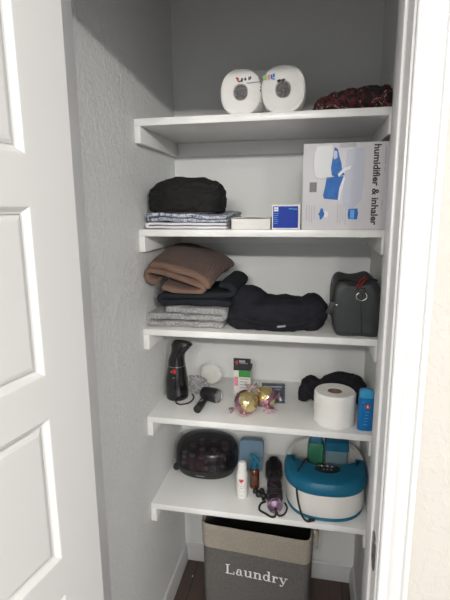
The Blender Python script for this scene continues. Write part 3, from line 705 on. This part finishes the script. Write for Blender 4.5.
bm = bmesh.new(); A = []
for j in range(8):
    z = H-.004-j*.0134; A.append([Vector(((R0+.0012+.0004*(s))*math.cos(a), (R0+.0012+.0004*s)*.99*math.sin(a), z)) for s, a in [(0, -.55), (1, -.35), (1, -.1), (0, .12), (-1, .12), (-1, -.1), (-1, -.35), (-1, -.55)]])
loft(bm, A); obj('loose_sheet', bm, M['paper'], t)

bm = blob([(-.045, .04, .030, .045, .045, .034), (-.085, .02, .025, .022, .03, .040, (0, .2, 0)), (-.065, .045, .052, .032, .035, .022), (.01, .05, .040, .05, .05, .040), (.07, .05, .040, .05, .05, .046), (.095, .03, .038, .03, .05, .040), (.05, .06, .062, .065, .035, .028)], .004, 7,
          ((14, .006, (1, 1, 1)), (34, .0025, (1, 1, 1))), 15, lim=((-.120, .119), (-.045, .14), (0, .3)))
tag(obj('dark_garment', bm, M['cloth_navy'], None, (.066, 1.480, Z4)), 'crumpled navy-black cloth behind the standing toilet roll', 'cloth')

t = thing('blue_bottle', 'bright blue bottle with red emblem at the right end of the fourth shelf', 'bottle', (.1640, 1.312, Z4))
def rrect(hx, hy, r, z, n=5):
    pts = []
    for cx, cy, a0 in ((1, 1, 0), (-1, 1, 90), (-1, -1, 180), (1, -1, 270)):
        for k in range(n+1):
            a = math.radians(a0+90*k/n); pts.append(Vector((cx*(hx-r)+r*math.cos(a), cy*(hy-r)+r*math.sin(a), z)))
    return pts
bm = bmesh.new(); loft(bm, [rrect(.021, .012, .009, 0), rrect(.0225, .014, .010, .003), rrect(.0225, .0145, .010, .05), rrect(.0225, .0145, .010, .098), rrect(.0215, .0135, .010, .103)]); obj('bottle_body', bm, M['clear_blue'], t)
bm = bmesh.new(); loft(bm, [rrect(.0212, .0132, .010, .1031), rrect(.0217, .0137, .010, .106), rrect(.0214, .0135, .010, .118), rrect(.019, .012, .009, .125), rrect(.013, .008, .006, .1285)]); obj('cap', bm, M['clear_blue_lt'], t)
bm = bmesh.new(); lathe(bm, [(.0085, 0), (.0085, .0006)], 20, sy=.8, mtx=T(.003, -.0143, .078) @ FRONT); e = obj('emblem', bm, M['red_ink'], t)
bm = bmesh.new(); lathe(bm, [(.004, 0), (.004, .0006)], 12, sx=.5, mtx=T(.003, -.0150, .078) @ FRONT); obj('emblem_mark', bm, M['white_ink'], e)
prints('printed_line', [(-w/2-.003, w/2-.003, -.0151, -.0143, .060-i*.010, .0618-i*.010) for i, w in enumerate((.012, .009, .013, .008, .012))]+[(-.020, -.017, -.0151, -.0143, .088, .091)], M['blue_lt'], t, Matrix.Rotation(.1, 4, 'Y'))

# ------------------------------------------------------------------ lowest shelf
t = thing('hot_roller_case', 'dark oval hair-roller set with smoked lid at the left of the lowest shelf', 'hair roller set', (-.376, 1.522, Z5))
def ov(rx, ry, z, n=56, e=.85): return [Vector((rx*math.copysign(abs(math.cos(2*PI*i/n))**e, math.cos(2*PI*i/n)), ry*math.copysign(abs(math.sin(2*PI*i/n))**e, math.sin(2*PI*i/n)), z)) for i in range(n)]
bm = bmesh.new(); loft(bm, [ov(.096, .078, 0), ov(.106, .088, .004), ov(.114, .097, .022), ov(.117, .100, .034), ov(.117, .100, .037), ov(.112, .095, .037), ov(.110, .093, .030)]); obj('base_tray', bm, M['black_matte'], t)
bm = bmesh.new(); loft(bm, [ov(.1165, .0995, .0374), ov(.1165, .0995, .060), ov(.1145, .0975, .088), ov(.108, .090, .104), ov(.094, .076, .1135), ov(.05, .04, .117)], (False, True)); obj('lid', bm, M['smoke'], t)
bm = bmesh.new(); box(bm, -.018, .018, -.1045, -.096, .030, .040, .002); obj('latch', bm, M['black_matte'], t)
bm = bmesh.new(); box(bm, -.017, .015, -.1050, -.1040, .0235, .0255); obj('mark', bm, M['grey_ink'], t, smooth=False)
sp_ = [(-.072, -.052), (-.040, -.070), (.0, -.078), (.036, -.072), (.070, -.055), (-.055, .0), (-.015, -.02), (.03, -.015), (.07, .0), (-.03, .05), (.02, .05), (.06, .04)]
for i, (x, y) in enumerate(sp_):
    rr = .0115+.002*(i % 3)
    bm = bmesh.new(); lathe(bm, [(rr*.8, .0305), (rr, .034), (rr, .078), (rr*.85, .082), (rr*.5, .082), (rr*.5, .076)], 18, mtx=T(x, y, 0)); r = obj('roller', bm, M['roller_red'] if i in (1, 2, 6, 9, 11) else M['purple_black'], t)
    bm = bmesh.new(); lathe(bm, [(rr*.84, .0822), (rr*.84, .085), (rr*.5, .0865), (.001, .0865)], 18, mtx=T(x, y, 0)); obj('roller_cap', bm, M['roller_pale'], r)
for i, (x, z) in enumerate(((-.070, .073), (.014, .073), (.078, .075), (-.074, .048), (.016, .045), (.072, .048))):
    y = -.099*math.sqrt(max(.05, 1-(x/.117)**2))+.014
    bm = bmesh.new(); lathe(bm, [(.0075, 0), (.0085, .002), (.0075, .005), (.004, .0055)], 18, mtx=T(x, y, z) @ FRONT); obj('roller_clip', bm, M['roller_clip'] if 'roller_clip' in M else M['roller_pale'], t)
bm = bmesh.new(); tube(bm, [(-.108, -.012, .015), (-.112, -.02, .014), (-.115, -.026, .013)], .004, 8); c = obj('cord', bm, M['rubber'], t)
bm = bmesh.new(); lathe(bm, [(.006, 0), (.012, .003), (.0125, .014), (.008, .020)], 14, mtx=T(-.112, -.034, .014) @ FRONT @ Matrix.Rotation(.3, 4, 'Y')); obj('plug', bm, M['rubber'], t)
bm = bmesh.new(); box(bm, -.121, -.1135, -.051, -.049, .015, .021); box(bm, -.116, -.110, -.053, -.0515, .008, .014); obj('prong', bm, M['chrome'], t)

t = thing('blue_case', 'blue-grey rounded plastic case standing behind the spray bottles', 'case', (-.2085, 1.515, Z5), math.radians(3))
lean = Matrix.Rotation(math.radians(-10), 4, 'X')
bm = bmesh.new(); rg = []
for y, k in ((0, .965), (.0025, 1), (.016, 1), (.0175, .99)): rg.append([lean @ Vector((p.x*k, y+.002, .003+(.058+p.y*k))) for p in rrect(.0455, .058, .016, 0)])
loft(bm, rg); obj('front_shell', bm, M['pouch'], t)
bm = bmesh.new(); rg = []
for y, k in ((.0185, .99), (.020, 1), (.030, 1), (.033, .965)): rg.append([lean @ Vector((p.x*k, y+.002, .0045+(.058+p.y*k))) for p in rrect(.0455, .058, .016, 0)])
loft(bm, rg); obj('back_shell', bm, M['pouch'], t)
bm = bmesh.new(); box(bm, -.001, .045, -.0008, .002, .056, .058, mtx=lean @ T(0, .001, 0)); obj('seam_line', bm, M['teal_dark'], t, smooth=False)

t = thing('white_bottle', 'slim white bottle with red heart emblem on the lowest shelf', 'bottle', (-.2175, 1.3685, Z5))
bm = bmesh.new(); lathe(bm, [(.0165, 0), (.0185, .002), (.0190, .01), (.0190, .086), (.0178, .093), (.0150, .098)], 28); obj('bottle_body', bm, M['white_plastic'], t)
bm = bmesh.new(); lathe(bm, [(.0150, .0982), (.0150, .104), (.0142, .120), (.0125, .127), (.0085, .130)], 28); obj('cap', bm, M['white_plastic'], t)
bm = bmesh.new()
hp = []
for i in range(24):
    a = 2*PI*i/24; hp.append((.0082*(16*math.sin(a)**3)/16, .0080*(13*math.cos(a)-5*math.cos(2*a)-2*math.cos(3*a)-math.cos(4*a))/15))
cyl = lambda x, z, e: Vector((.0192*math.sin(x/.0192)*(1+e), -.0192*math.cos(x/.0192)*(1+e), z))
loft(bm, [[cyl(x, .068+z, e) for x, z in hp] for e in (-.02, .015)]); obj('emblem', bm, M['red_ink'], t, smooth=False)
for x0, x1, z, h in ((-.004, .004, .0565, .0012), (-.010, .009, .047, .002), (-.006, .006, .0405, .0012), (-.008, .009, .028, .0012), (-.004, .007, .012, .0012)):
    bm = bmesh.new(); loft(bm, [[cyl(x, zz, e) for x in (x0, (x0+x1)/2, x1) for zz in (z,)]+[cyl(x, z+h, e) for x in (x1, (x0+x1)/2, x0)] for e in (-.01, .01)])
    obj('printed_line', bm, M['grey_ink'], t, smooth=False)

t = thing('spray_bottle', 'small amber spray bottle with blue trigger top behind the white bottle', 'bottle', (-.1820, 1.425, Z5))
bm = bmesh.new(); lathe(bm, [(.0150, 0), (.0165, .002), (.0168, .008), (.0168, .060), (.0150, .069), (.0095, .075)], 24); obj('bottle_body', bm, M['amber'], t)
bm = bmesh.new(); lathe(bm, [(.0098, .0752), (.0100, .076), (.0100, .088), (.0075, .091), (.0068, .100), (.0068, .108)], 20); obj('collar', bm, M['teal'], t)
bm = bmesh.new(); tube(bm, [(.014, -.006, .103), (.006, -.002, .110), (-.004, .0, .117), (-.012, .002, .121), (-.018, .003, .121)], lambda u: .0075-.002*u, 10); obj('spray_head', bm, M['teal'], t)
bm = bmesh.new(); tube(bm, [(.006, -.008, .107), (.013, -.014, .102), (.018, -.018, .093)], .0022, 8); obj('trigger', bm, M['teal'], t)
bm = bmesh.new()
box(bm, -.010, .010, -.0182, -.0166, .018, .055, .0008); obj('label', bm, M['cork'] if 'cork' in M else mat('brown_label', (.12, .045, .02), .5), t)

# round hot-air brush lying front to back
ang = math.radians(6)
t = thing('hot_air_brush', 'black round hot-air brush with mauve end lying beside the teal appliance', 'hair brush', (-.0985, 1.288, Z5), ang)
def ylathe(bm, prof, n=28, z=.028, x=0): return lathe(bm, prof, n, mtx=T(x, 0, z) @ Matrix.Rotation(-PI/2, 4, 'X'))
bm = bmesh.new(); ylathe(bm, [(.012, .018), (.0215, .019), (.0235, .030), (.0225, .050), (.0205, .075), (.0205, .095), (.0225, .105)]); obj('handle', bm, M['purple_black'], t)
bm = bmesh.new(); ylathe(bm, [(.006, -.004), (.013, -.001), (.0225, .002), (.0250, .008), (.0250, .014), (.0225, .0185)]); obj('end_dial', bm, M['mauve'], t)
bm = bmesh.new(); ylathe(bm, [(.0225, .1055), (.0255, .112), (.0258, .128), (.0215, .135), (.0210, .165)]); obj('air_body', bm, M['purple_black'], t)
bm = bmesh.new(); ylathe(bm, [(.0205, .1655), (.0205, .268), (.018, .274), (.008, .277)]); br = obj('barrel', bm, M['purple_black'], t)
bm = bmesh.new()
for j in range(16):
    for i in range(30):
        a = 2*PI*(i+.5*(j % 2))/30; y = .169+j*.0064; d = Vector((math.cos(a), 0, math.sin(a)))
        p0 = Vector((0, y, .028))+d*.0195; tip = Vector((0, y+.001, .028))+d*.0365
        if tip.z < .0008: tip.z = .0008
        s = Vector((0, .0016, 0)); w = d.cross(Vector((0, 1, 0)))*.0016
        v = [bm.verts.new(p0+s), bm.verts.new(p0+w), bm.verts.new(p0-s), bm.verts.new(p0-w), bm.verts.new(tip)]
        for k in range(4): bm.faces.new((v[k], v[(k+1) % 4], v[4]))
        bm.faces.new(v[:4])
o = obj('bristles', bm, M['bristle'], t, smooth=False); o['kind'] = 'stuff'
bm = bmesh.new()
for y0 in (.044, .056, .068, .080): tube(bm, [(.0235*math.cos(a), y0+.008*a/(2*PI), .028+.0235*math.sin(a)) for a in [2*PI*i/14 for i in range(14)]], .0032, 6, 2)
tube(bm, [(-.022, .050, .03), (-.036, .046, .022), (-.040, .060, .012), (-.028, .075, .012), (-.022, .085, .02)], .0032, 6)
obj('wrapped_cord', bm, M['rubber'], t)
bm = bmesh.new(); tube(bm, [(0, -.002, .028), (.003, -.014, .026), (.0, -.020, .012), (-.012, -.010, -.010+.012), (-.030, .002, .0035), (-.050, .020, .0035), (-.046, .050, .0035), (-.030, .062, .0045)], .0034, 8)
tube(bm, [(.004, -.012, .024), (.012, -.014, .010), (.030, .004, .0035), (.040, .035, .0035), (.034, .060, .0035)], .0028, 8)
obj('cord', bm, M['rubber'], t)
bm = bmesh.new()
for (c, r_) in (((-.052, .090, .012), .012), ((-.036, .080, .013), .011), ((-.064, .108, .010), .010), ((-.043, .104, .014), .010)):
    tt = bmesh.new(); bmesh.ops.create_icosphere(tt, subdivisions=3, radius=r_)
    for v in tt.verts: v.co.z = max(-c[2]+.0005, v.co.z+.3*r_*fn(v.co, 90))
    merge(bm, tt, T(*c))
obj('cord_plug', bm, M['rubber'], t)

# teal and white appliance, basin open at the back with bottles in it
t = thing('foot_spa', 'white and teal tabletop appliance with dark oval control panel on the lowest shelf', 'appliance', (.0560, 1.420, Z5), math.radians(2))
def dsh(k, z, dy=0, n=64):
    pts = []
    for i in range(n):
        a = 2*PI*i/n; c, s = math.cos(a), math.sin(a)
        rx = .1335*k; ry = (.142 if s < 0 else .175)*k
        e = .80
        pts.append(Vector((rx*math.copysign(abs(c)**e, c), ry*math.copysign(abs(s)**(e if s < 0 else .9), s)+dy, z)))
    return pts
bm = bmesh.new(); loft(bm, [dsh(.90, 0), dsh(.945, .003), dsh(.955, .010), dsh(.94, .0125)]); obj('base', bm, M['teal'], t)
bm = bmesh.new(); loft(bm, [dsh(.935, .0128), dsh(.955, .018), dsh(.962, .045), dsh(.962, .085), dsh(.955, .1045), dsh(.93, .1075), dsh(.80, .1075), dsh(.78, .09), dsh(.74, .03), dsh(.70, .022)]); obj('basin', bm, M['white_plastic'], t)
bm = bmesh.new()   # rim of the rear opening
bm2 = []
for k, z in ((.955, .1078), (.985, .112), (.985, .128), (.965, .133), (.86, .133), (.84, .128), (.80, .1078)): bm2.append(dsh(k, z))
sel = [i for i in range(64) if math.sin(2*PI*i/64) > .02]
loft(bm, [[r[i] for i in sel] for r in bm2]+[[bm2[0][i] for i in sel]], (False, False), closed=False)
bmesh.ops.remove_doubles(bm, verts=bm.verts[:], dist=1e-6)
obj('rear_rim', bm, M['white_plastic'], t)
# teal crescent lid over the front
bm = bmesh.new(); N = 44; rows = []
A = [PI-.10+(PI+.20)*i/(N-1) for i in range(N)]
def cres(k, z, inner):
    out = []
    for a in A:
        c, s = math.cos(a), math.sin(a)
        x = .1335*k*math.copysign(abs(c)**.8, c); y = .142*k*math.copysign(abs(s)**.8, s)
        if inner is not None:
            y = inner+(-.012)*(1-(x/.12)**2); x = .1335*k*c
        out.append(Vector((x, y, z)))
    return out
prof = [(1.0, .094, None), (1.012, .098, None), (1.015, .108, None), (.995, .121, None), (.95, .130, None), (.86, .1345, None), (.74, .1355, None)]
rows = [cres(*p) for p in prof]
for kk in (.6, .3, 0):
    inn = [Vector((.118*math.cos(a), -.050+.060*abs(math.cos(a))**1.3, .1355)) for a in A]; base = rows[6]
    rows.append([base[i].lerp(inn[i], 1-kk) if kk else inn[i] for i in range(N)])
inn = rows[-1]; rows.append([p+Vector((0, .001, -.026)) for p in inn]); rows.append([Vector((p.x*.96, p.y*.96, .1078)) for p in cres(.93, .1078, None)]); rows.append(rows[0])
loft(bm, rows, (False, False), closed=False); bmesh.ops.remove_doubles(bm, verts=bm.verts[:], dist=1e-6)
bmesh.ops.holes_fill(bm, edges=[e for e in bm.edges if e.is_boundary], sides=40)
obj('front_lid', bm, M['teal'], t)
tp = T(.004, -.055, .1358)
bm = bmesh.new(); lathe(bm, [(.040, 0), (.0405, .0015), (.036, .0035), (.001, .0040)], 40, sy=.62, mtx=tp); cp = obj('control_panel', bm, M['black'], t)
bm = bmesh.new()
for x, y in ((-.016, .008), (0, .011), (.016, .008)): lathe(bm, [(.004, .0038), (.004, .005), (.001, .0052)], 14, mtx=tp @ T(x, y, 0))
for x in (-.012, 0, .012): lathe(bm, [(.0025, .0038), (.0025, .005), (.001, .0052)], 12, mtx=tp @ T(x, -.011, 0))
obj('button', bm, M['grey_ink'], cp)
bm = bmesh.new(); tube(bm, [(-.056, -.012, .132), (-.062, -.022, .146), (-.075, -.045, .143), (-.091, -.085, .131), (-.094, -.108, .110), (-.088, -.128, .065), (-.074, -.140, .020), (-.058, -.1445, .0045), (-.042, -.139, .0045)], .0033, 8)
obj('cord', bm, M['rubber'], t)
bm = bmesh.new(); box(bm, -.010, .010, -.004, .004, -.004, .004, .0015, mtx=T(-.044, -.1385, .006) @ Matrix.Rotation(.3, 4, 'Z')); obj('plug', bm, M['rubber'], t)

t = thing('green_bottle', 'green translucent bottle standing in the basin of the teal appliance', 'bottle', (.0250, 1.480, Z5+.0225))
bm = bmesh.new(); loft(bm, [rrect(.026, .018, .008, 0), rrect(.028, .020, .009, .004), rrect(.028, .020, .009, .135), rrect(.025, .018, .009, .145)]); obj('bottle_body', bm, M['gt_clear'], t)
bm = bmesh.new(); loft(bm, [rrect(.022, .016, .008, .1452), rrect(.022, .016, .008, .170), rrect(.020, .014, .007, .173)]); obj('cap', bm, M['teal_dark'], t)
t = thing('teal_container', 'teal lidded container standing in the appliance basin, right of the green bottle', 'container', (.0950, 1.478, Z5+.0225))
bm = bmesh.new(); loft(bm, [rrect(.036, .024, .008, 0), rrect(.038, .026, .009, .004), rrect(.038, .026, .009, .128)]); obj('container_body', bm, mat('pale_teal_plastic', (.16, .25, .28), .25), t)
bm = bmesh.new(); loft(bm, [rrect(.0385, .0265, .009, .1282), rrect(.040, .028, .009, .130), rrect(.040, .028, .009, .158), rrect(.036, .024, .008, .161)]); obj('lid', bm, M['teal_dark'], t)

# ------------------------------------------------------------------ laundry hamper
t = thing('laundry_hamper', 'charcoal fabric hamper with beige top band lettered Laundry on the closet floor', 'laundry hamper', (-.159, 1.448, 0), math.radians(-3.5))
HX, HY, HT = .1855, .145, .446
def hr(z, off=0):
    k = .955+.045*z/HT
    sag = 0
    return [Vector((p.x, p.y, z)) for p in rrect(HX*k-off, HY*k-off, .026, z, 6)]
def resample(ring):   # extra points on the long sides so the cloth can bow
    out = []
    for i, p in enumerate(ring):
        q_ = ring[(i+1) % len(ring)]; n = max(1, int((q_-p).length/.02))
        for k in range(n): out.append(p.lerp(q_, k/n))
    return out
def hring(z, off=0, bow=1):
    r = resample(hr(z, off)); out = []
    for p in r:
        b = .004*math.sin(z*17+p.x*9)+.003*fn(p, 12)
        out.append(Vector((p.x*(1+b*bow), p.y*(1+b*bow), p.z)))
    return out
nref = len(resample(hr(HT)))
def fixn(rings):
    m = min(len(r) for r in rings); return [r[:m] if len(r) == m else [r[int(i*len(r)/m)] for i in range(m)] for r in rings]
bm = bmesh.new(); loft(bm, fixn([hring(.001, .004)]+[hring(.004+(.366-.004)*i/14) for i in range(15)]+[hring(.366, .004), hring(.02, .006)]), (True, True)); obj('body', bm, M['ham_dark'], t)
bm = bmesh.new(); loft(bm, fixn([hring(.362, .003), hring(.362, -.0018)]+[hring(.366+(.444-.366)*i/6, -.002) for i in range(7)]+[hring(.447, 0), hring(.447, .003), hring(.442, .0045), hring(.362, .0045)]), (False, False)); obj('top_band', bm, M['ham_band'], t)
bm = bmesh.new(); loft(bm, fixn([hring(.436, .005), hring(.436, .0065), hring(.03, .0085), hring(.03, .007)]), (False, False)); obj('lining', bm, M['ham_in'], t)
bm = bmesh.new(); tube(bm, [v*1 for v in hring(.4475, .0015)][::3], .0026, 6, 3, closed=True); obj('rim_piping', bm, M['ham_band'], t)
for s in (1, -1):
    bm = bmesh.new(); tube(bm, [(s*.1840, -.060, .420), (s*.1900, -.064, .430), (s*.1980, -.066, .424), (s*.2010, -.060, .365), (s*.2010, -.030, .365), (s*.2010, .000, .365), (s*.1980, .006, .424), (s*.1900, .004, .430), (s*.1840, .000, .420)], .0048, 8); obj('rope_handle', bm, M['rope'], t)
# lettering: high-contrast serif built stroke by stroke (unit = x-height 1, cap 1.55)
def serif_text():
    bm = bmesh.new()
    def rect(x0, x1, z0, z1): box(bm, x0, x1, -.03, .03, z0, z1)
    def arc(cx, cz, rx, rz, a0, a1, w_side, w_top, n=14):
        o, i_ = [], []
        for k in range(n+1):
            a = math.radians(a0+(a1-a0)*k/n); c, s = math.cos(a), math.sin(a)
            w = w_top+(w_side-w_top)*abs(c)**1.5
            o.append((cx+rx*c, cz+rz*s)); i_.append((cx+(rx-w)*c, cz+(rz-w)*s))
        for k in range(n):
            P4 = [o[k], o[k+1], i_[k+1], i_[k]]
            lo = [bm.verts.new((x, -.03, z)) for x, z in P4]; hi = [bm.verts.new((x, .03, z)) for x, z in P4]
            bm.faces.new(lo); bm.faces.new(hi)
            for j in range(4): bm.faces.new((lo[j], lo[(j+1) % 4], hi[(j+1) % 4], hi[j]))
    st, hl = .20, .075; x = 0
    # L
    rect(.14, .14+st, 0, 1.5); rect(0, .52, 1.43, 1.5); rect(0, 1.08, 0, hl); rect(1.0, 1.08, 0, .42); x = 1.28
    # a
    rect(x+.50, x+.50+st, .08, .72); arc(x+.40, .68, .30, .32, 0, 165, .14, hl); rect(x+.10, x+.24, .62, .76)
    arc(x+.34, .30, .32, .31, 80, 300, .18, hl); rect(x+.66, x+.84, 0, hl); x += 1.0
    # u
    rect(x+.12, x+.12+st, .25, 1.0); rect(x, x+.2, .93, 1); arc(x+.45, .30, .33, .31, 180, 330, st, hl); rect(x+.70, x+.70+st, 0, 1.0); rect(x+.56, x+.8, .93, 1); rect(x+.8, x+1.02, 0, hl); x += 1.16
    # n
    rect(x+.12, x+.12+st, 0, 1.0); rect(x, x+.2, .93, 1); rect(x, x+.44, 0, hl); arc(x+.55, .68, .34, .32, 0, 150, st, hl); rect(x+.69, x+.69+st, 0, .70); rect(x+.57, x+1.01, 0, hl); x += 1.13
    # d
    rect(x+.66, x+.66+st, 0, 1.55); rect(x+.52, x+.7, 1.48, 1.55); arc(x+.42, .5, .38, .5, 0, 360, .19, hl, 26); rect(x+.80, x+1.0, 0, hl); x += 1.12
    # r
    rect(x+.12, x+.12+st, 0, 1.0); rect(x, x+.2, .93, 1); rect(x, x+.46, 0, hl); arc(x+.52, .66, .24, .34, 60, 170, .12, hl); arc(x+.62, .83, .11, .12, 0, 360, .11, .11); x += .84
    # y
    for (xa, za, xb, zb, w) in ((.16, 1, .52, .08, .2), (.86, 1, .42, -.30, .075)):
        lo = [bm.verts.new((x+a, -.03, z)) for a, z in ((xa-w/2, za), (xa+w/2, za), (xb+w/2, zb), (xb-w/2, zb))]; hi = [bm.verts.new((v.co.x, .03, v.co.z)) for v in lo]
        bm.faces.new(lo); bm.faces.new(hi)
        for j in range(4): bm.faces.new((lo[j], lo[(j+1) % 4], hi[(j+1) % 4], hi[j]))
    rect(x, x+.42, .93, 1); rect(x+.66, x+1.02, .93, 1); arc(x+.28, -.30, .16, .13, 180, 380, .10, .08); arc(x+.18, -.27, .10, .10, 0, 360, .1, .1)
    x += 1.02
    return bm, x
bm, wx = serif_text(); K = .212/wx
for v in bm.verts:
    X, Zz = (v.co.x-wx/2)*K+.008, v.co.z*K*.86+.270
    yy = -HY*(.955+.045*Zz/HT)*(1+.004*math.sin(Zz*17+X*9)+.003*fn((X, -HY*.98, Zz), 12))
    v.co = Vector((X, yy-.0006+v.co.y*.03, Zz))
obj('lettering', bm, M['white_ink'], t, smooth=False)

bm = bmesh.new(); bmesh.ops.create_icosphere(bm, subdivisions=2, radius=.004)
for v in bm.verts: v.co = Vector((v.co.x*.7, v.co.y*1.6, v.co.z*.5+.0018)); v.co += v.co.normalized()*.001*fn(v.co, 300)
tag(obj('lint_speck', bm, M['dust'], None, (-.455, 1.555, 0)), 'tiny pale speck of lint on the wood floor left of the hamper', 'lint')

# ------------------------------------------------------------------ light, world, camera
for x, pw in ((-.45, 10), (-.15, 11), (.15, 10), (.45, 5), (.75, 6), (1.05, 12), (1.35, 16)):      # row of bulbs over the mirror behind the viewer
    d = bpy.data.lights.new('vanity_bulb', 'POINT'); d.energy = pw*BULB; d.shadow_soft_size = .045; d.color = (1, .98, .945)
    o = bpy.data.objects.new('vanity_bulb', d); C.objects.link(o); o.location = (x, -1.6, 2.14)
w = bpy.data.worlds.new('w'); bpy.context.scene.world = w; w.use_nodes = True
w.node_tree.nodes['Background'].inputs[0].default_value = (.95, .97, 1, 1); w.node_tree.nodes['Background'].inputs[1].default_value = AMB
cd = bpy.data.cameras.new('camera'); cam = bpy.data.objects.new('camera', cd); C.objects.link(cam)
cd.sensor_fit = 'VERTICAL'; cd.sensor_height = 24; cd.lens = 452.6/600*24; cd.clip_start = .02
th, yaw, ro = [math.radians(a) for a in (11.508, 11.245, -.4347)]
F = Vector((-math.sin(yaw)*math.cos(th), math.cos(yaw)*math.cos(th), -math.sin(th))); r = Vector((math.cos(yaw), math.sin(yaw), 0)); u = r.cross(F)
R_ = r*math.cos(ro)+u*math.sin(ro); U_ = -r*math.sin(ro)+u*math.cos(ro)
mt = Matrix((R_, U_, -F)).transposed().to_4x4(); mt.translation = (0, 0, 1.5); cam.matrix_world = mt
sc = bpy.context.scene; sc.camera = cam
sc.view_settings.view_transform = 'Standard'; sc.view_settings.look = 'None'; sc.view_settings.gamma = 1; sc.view_settings.exposure = 0
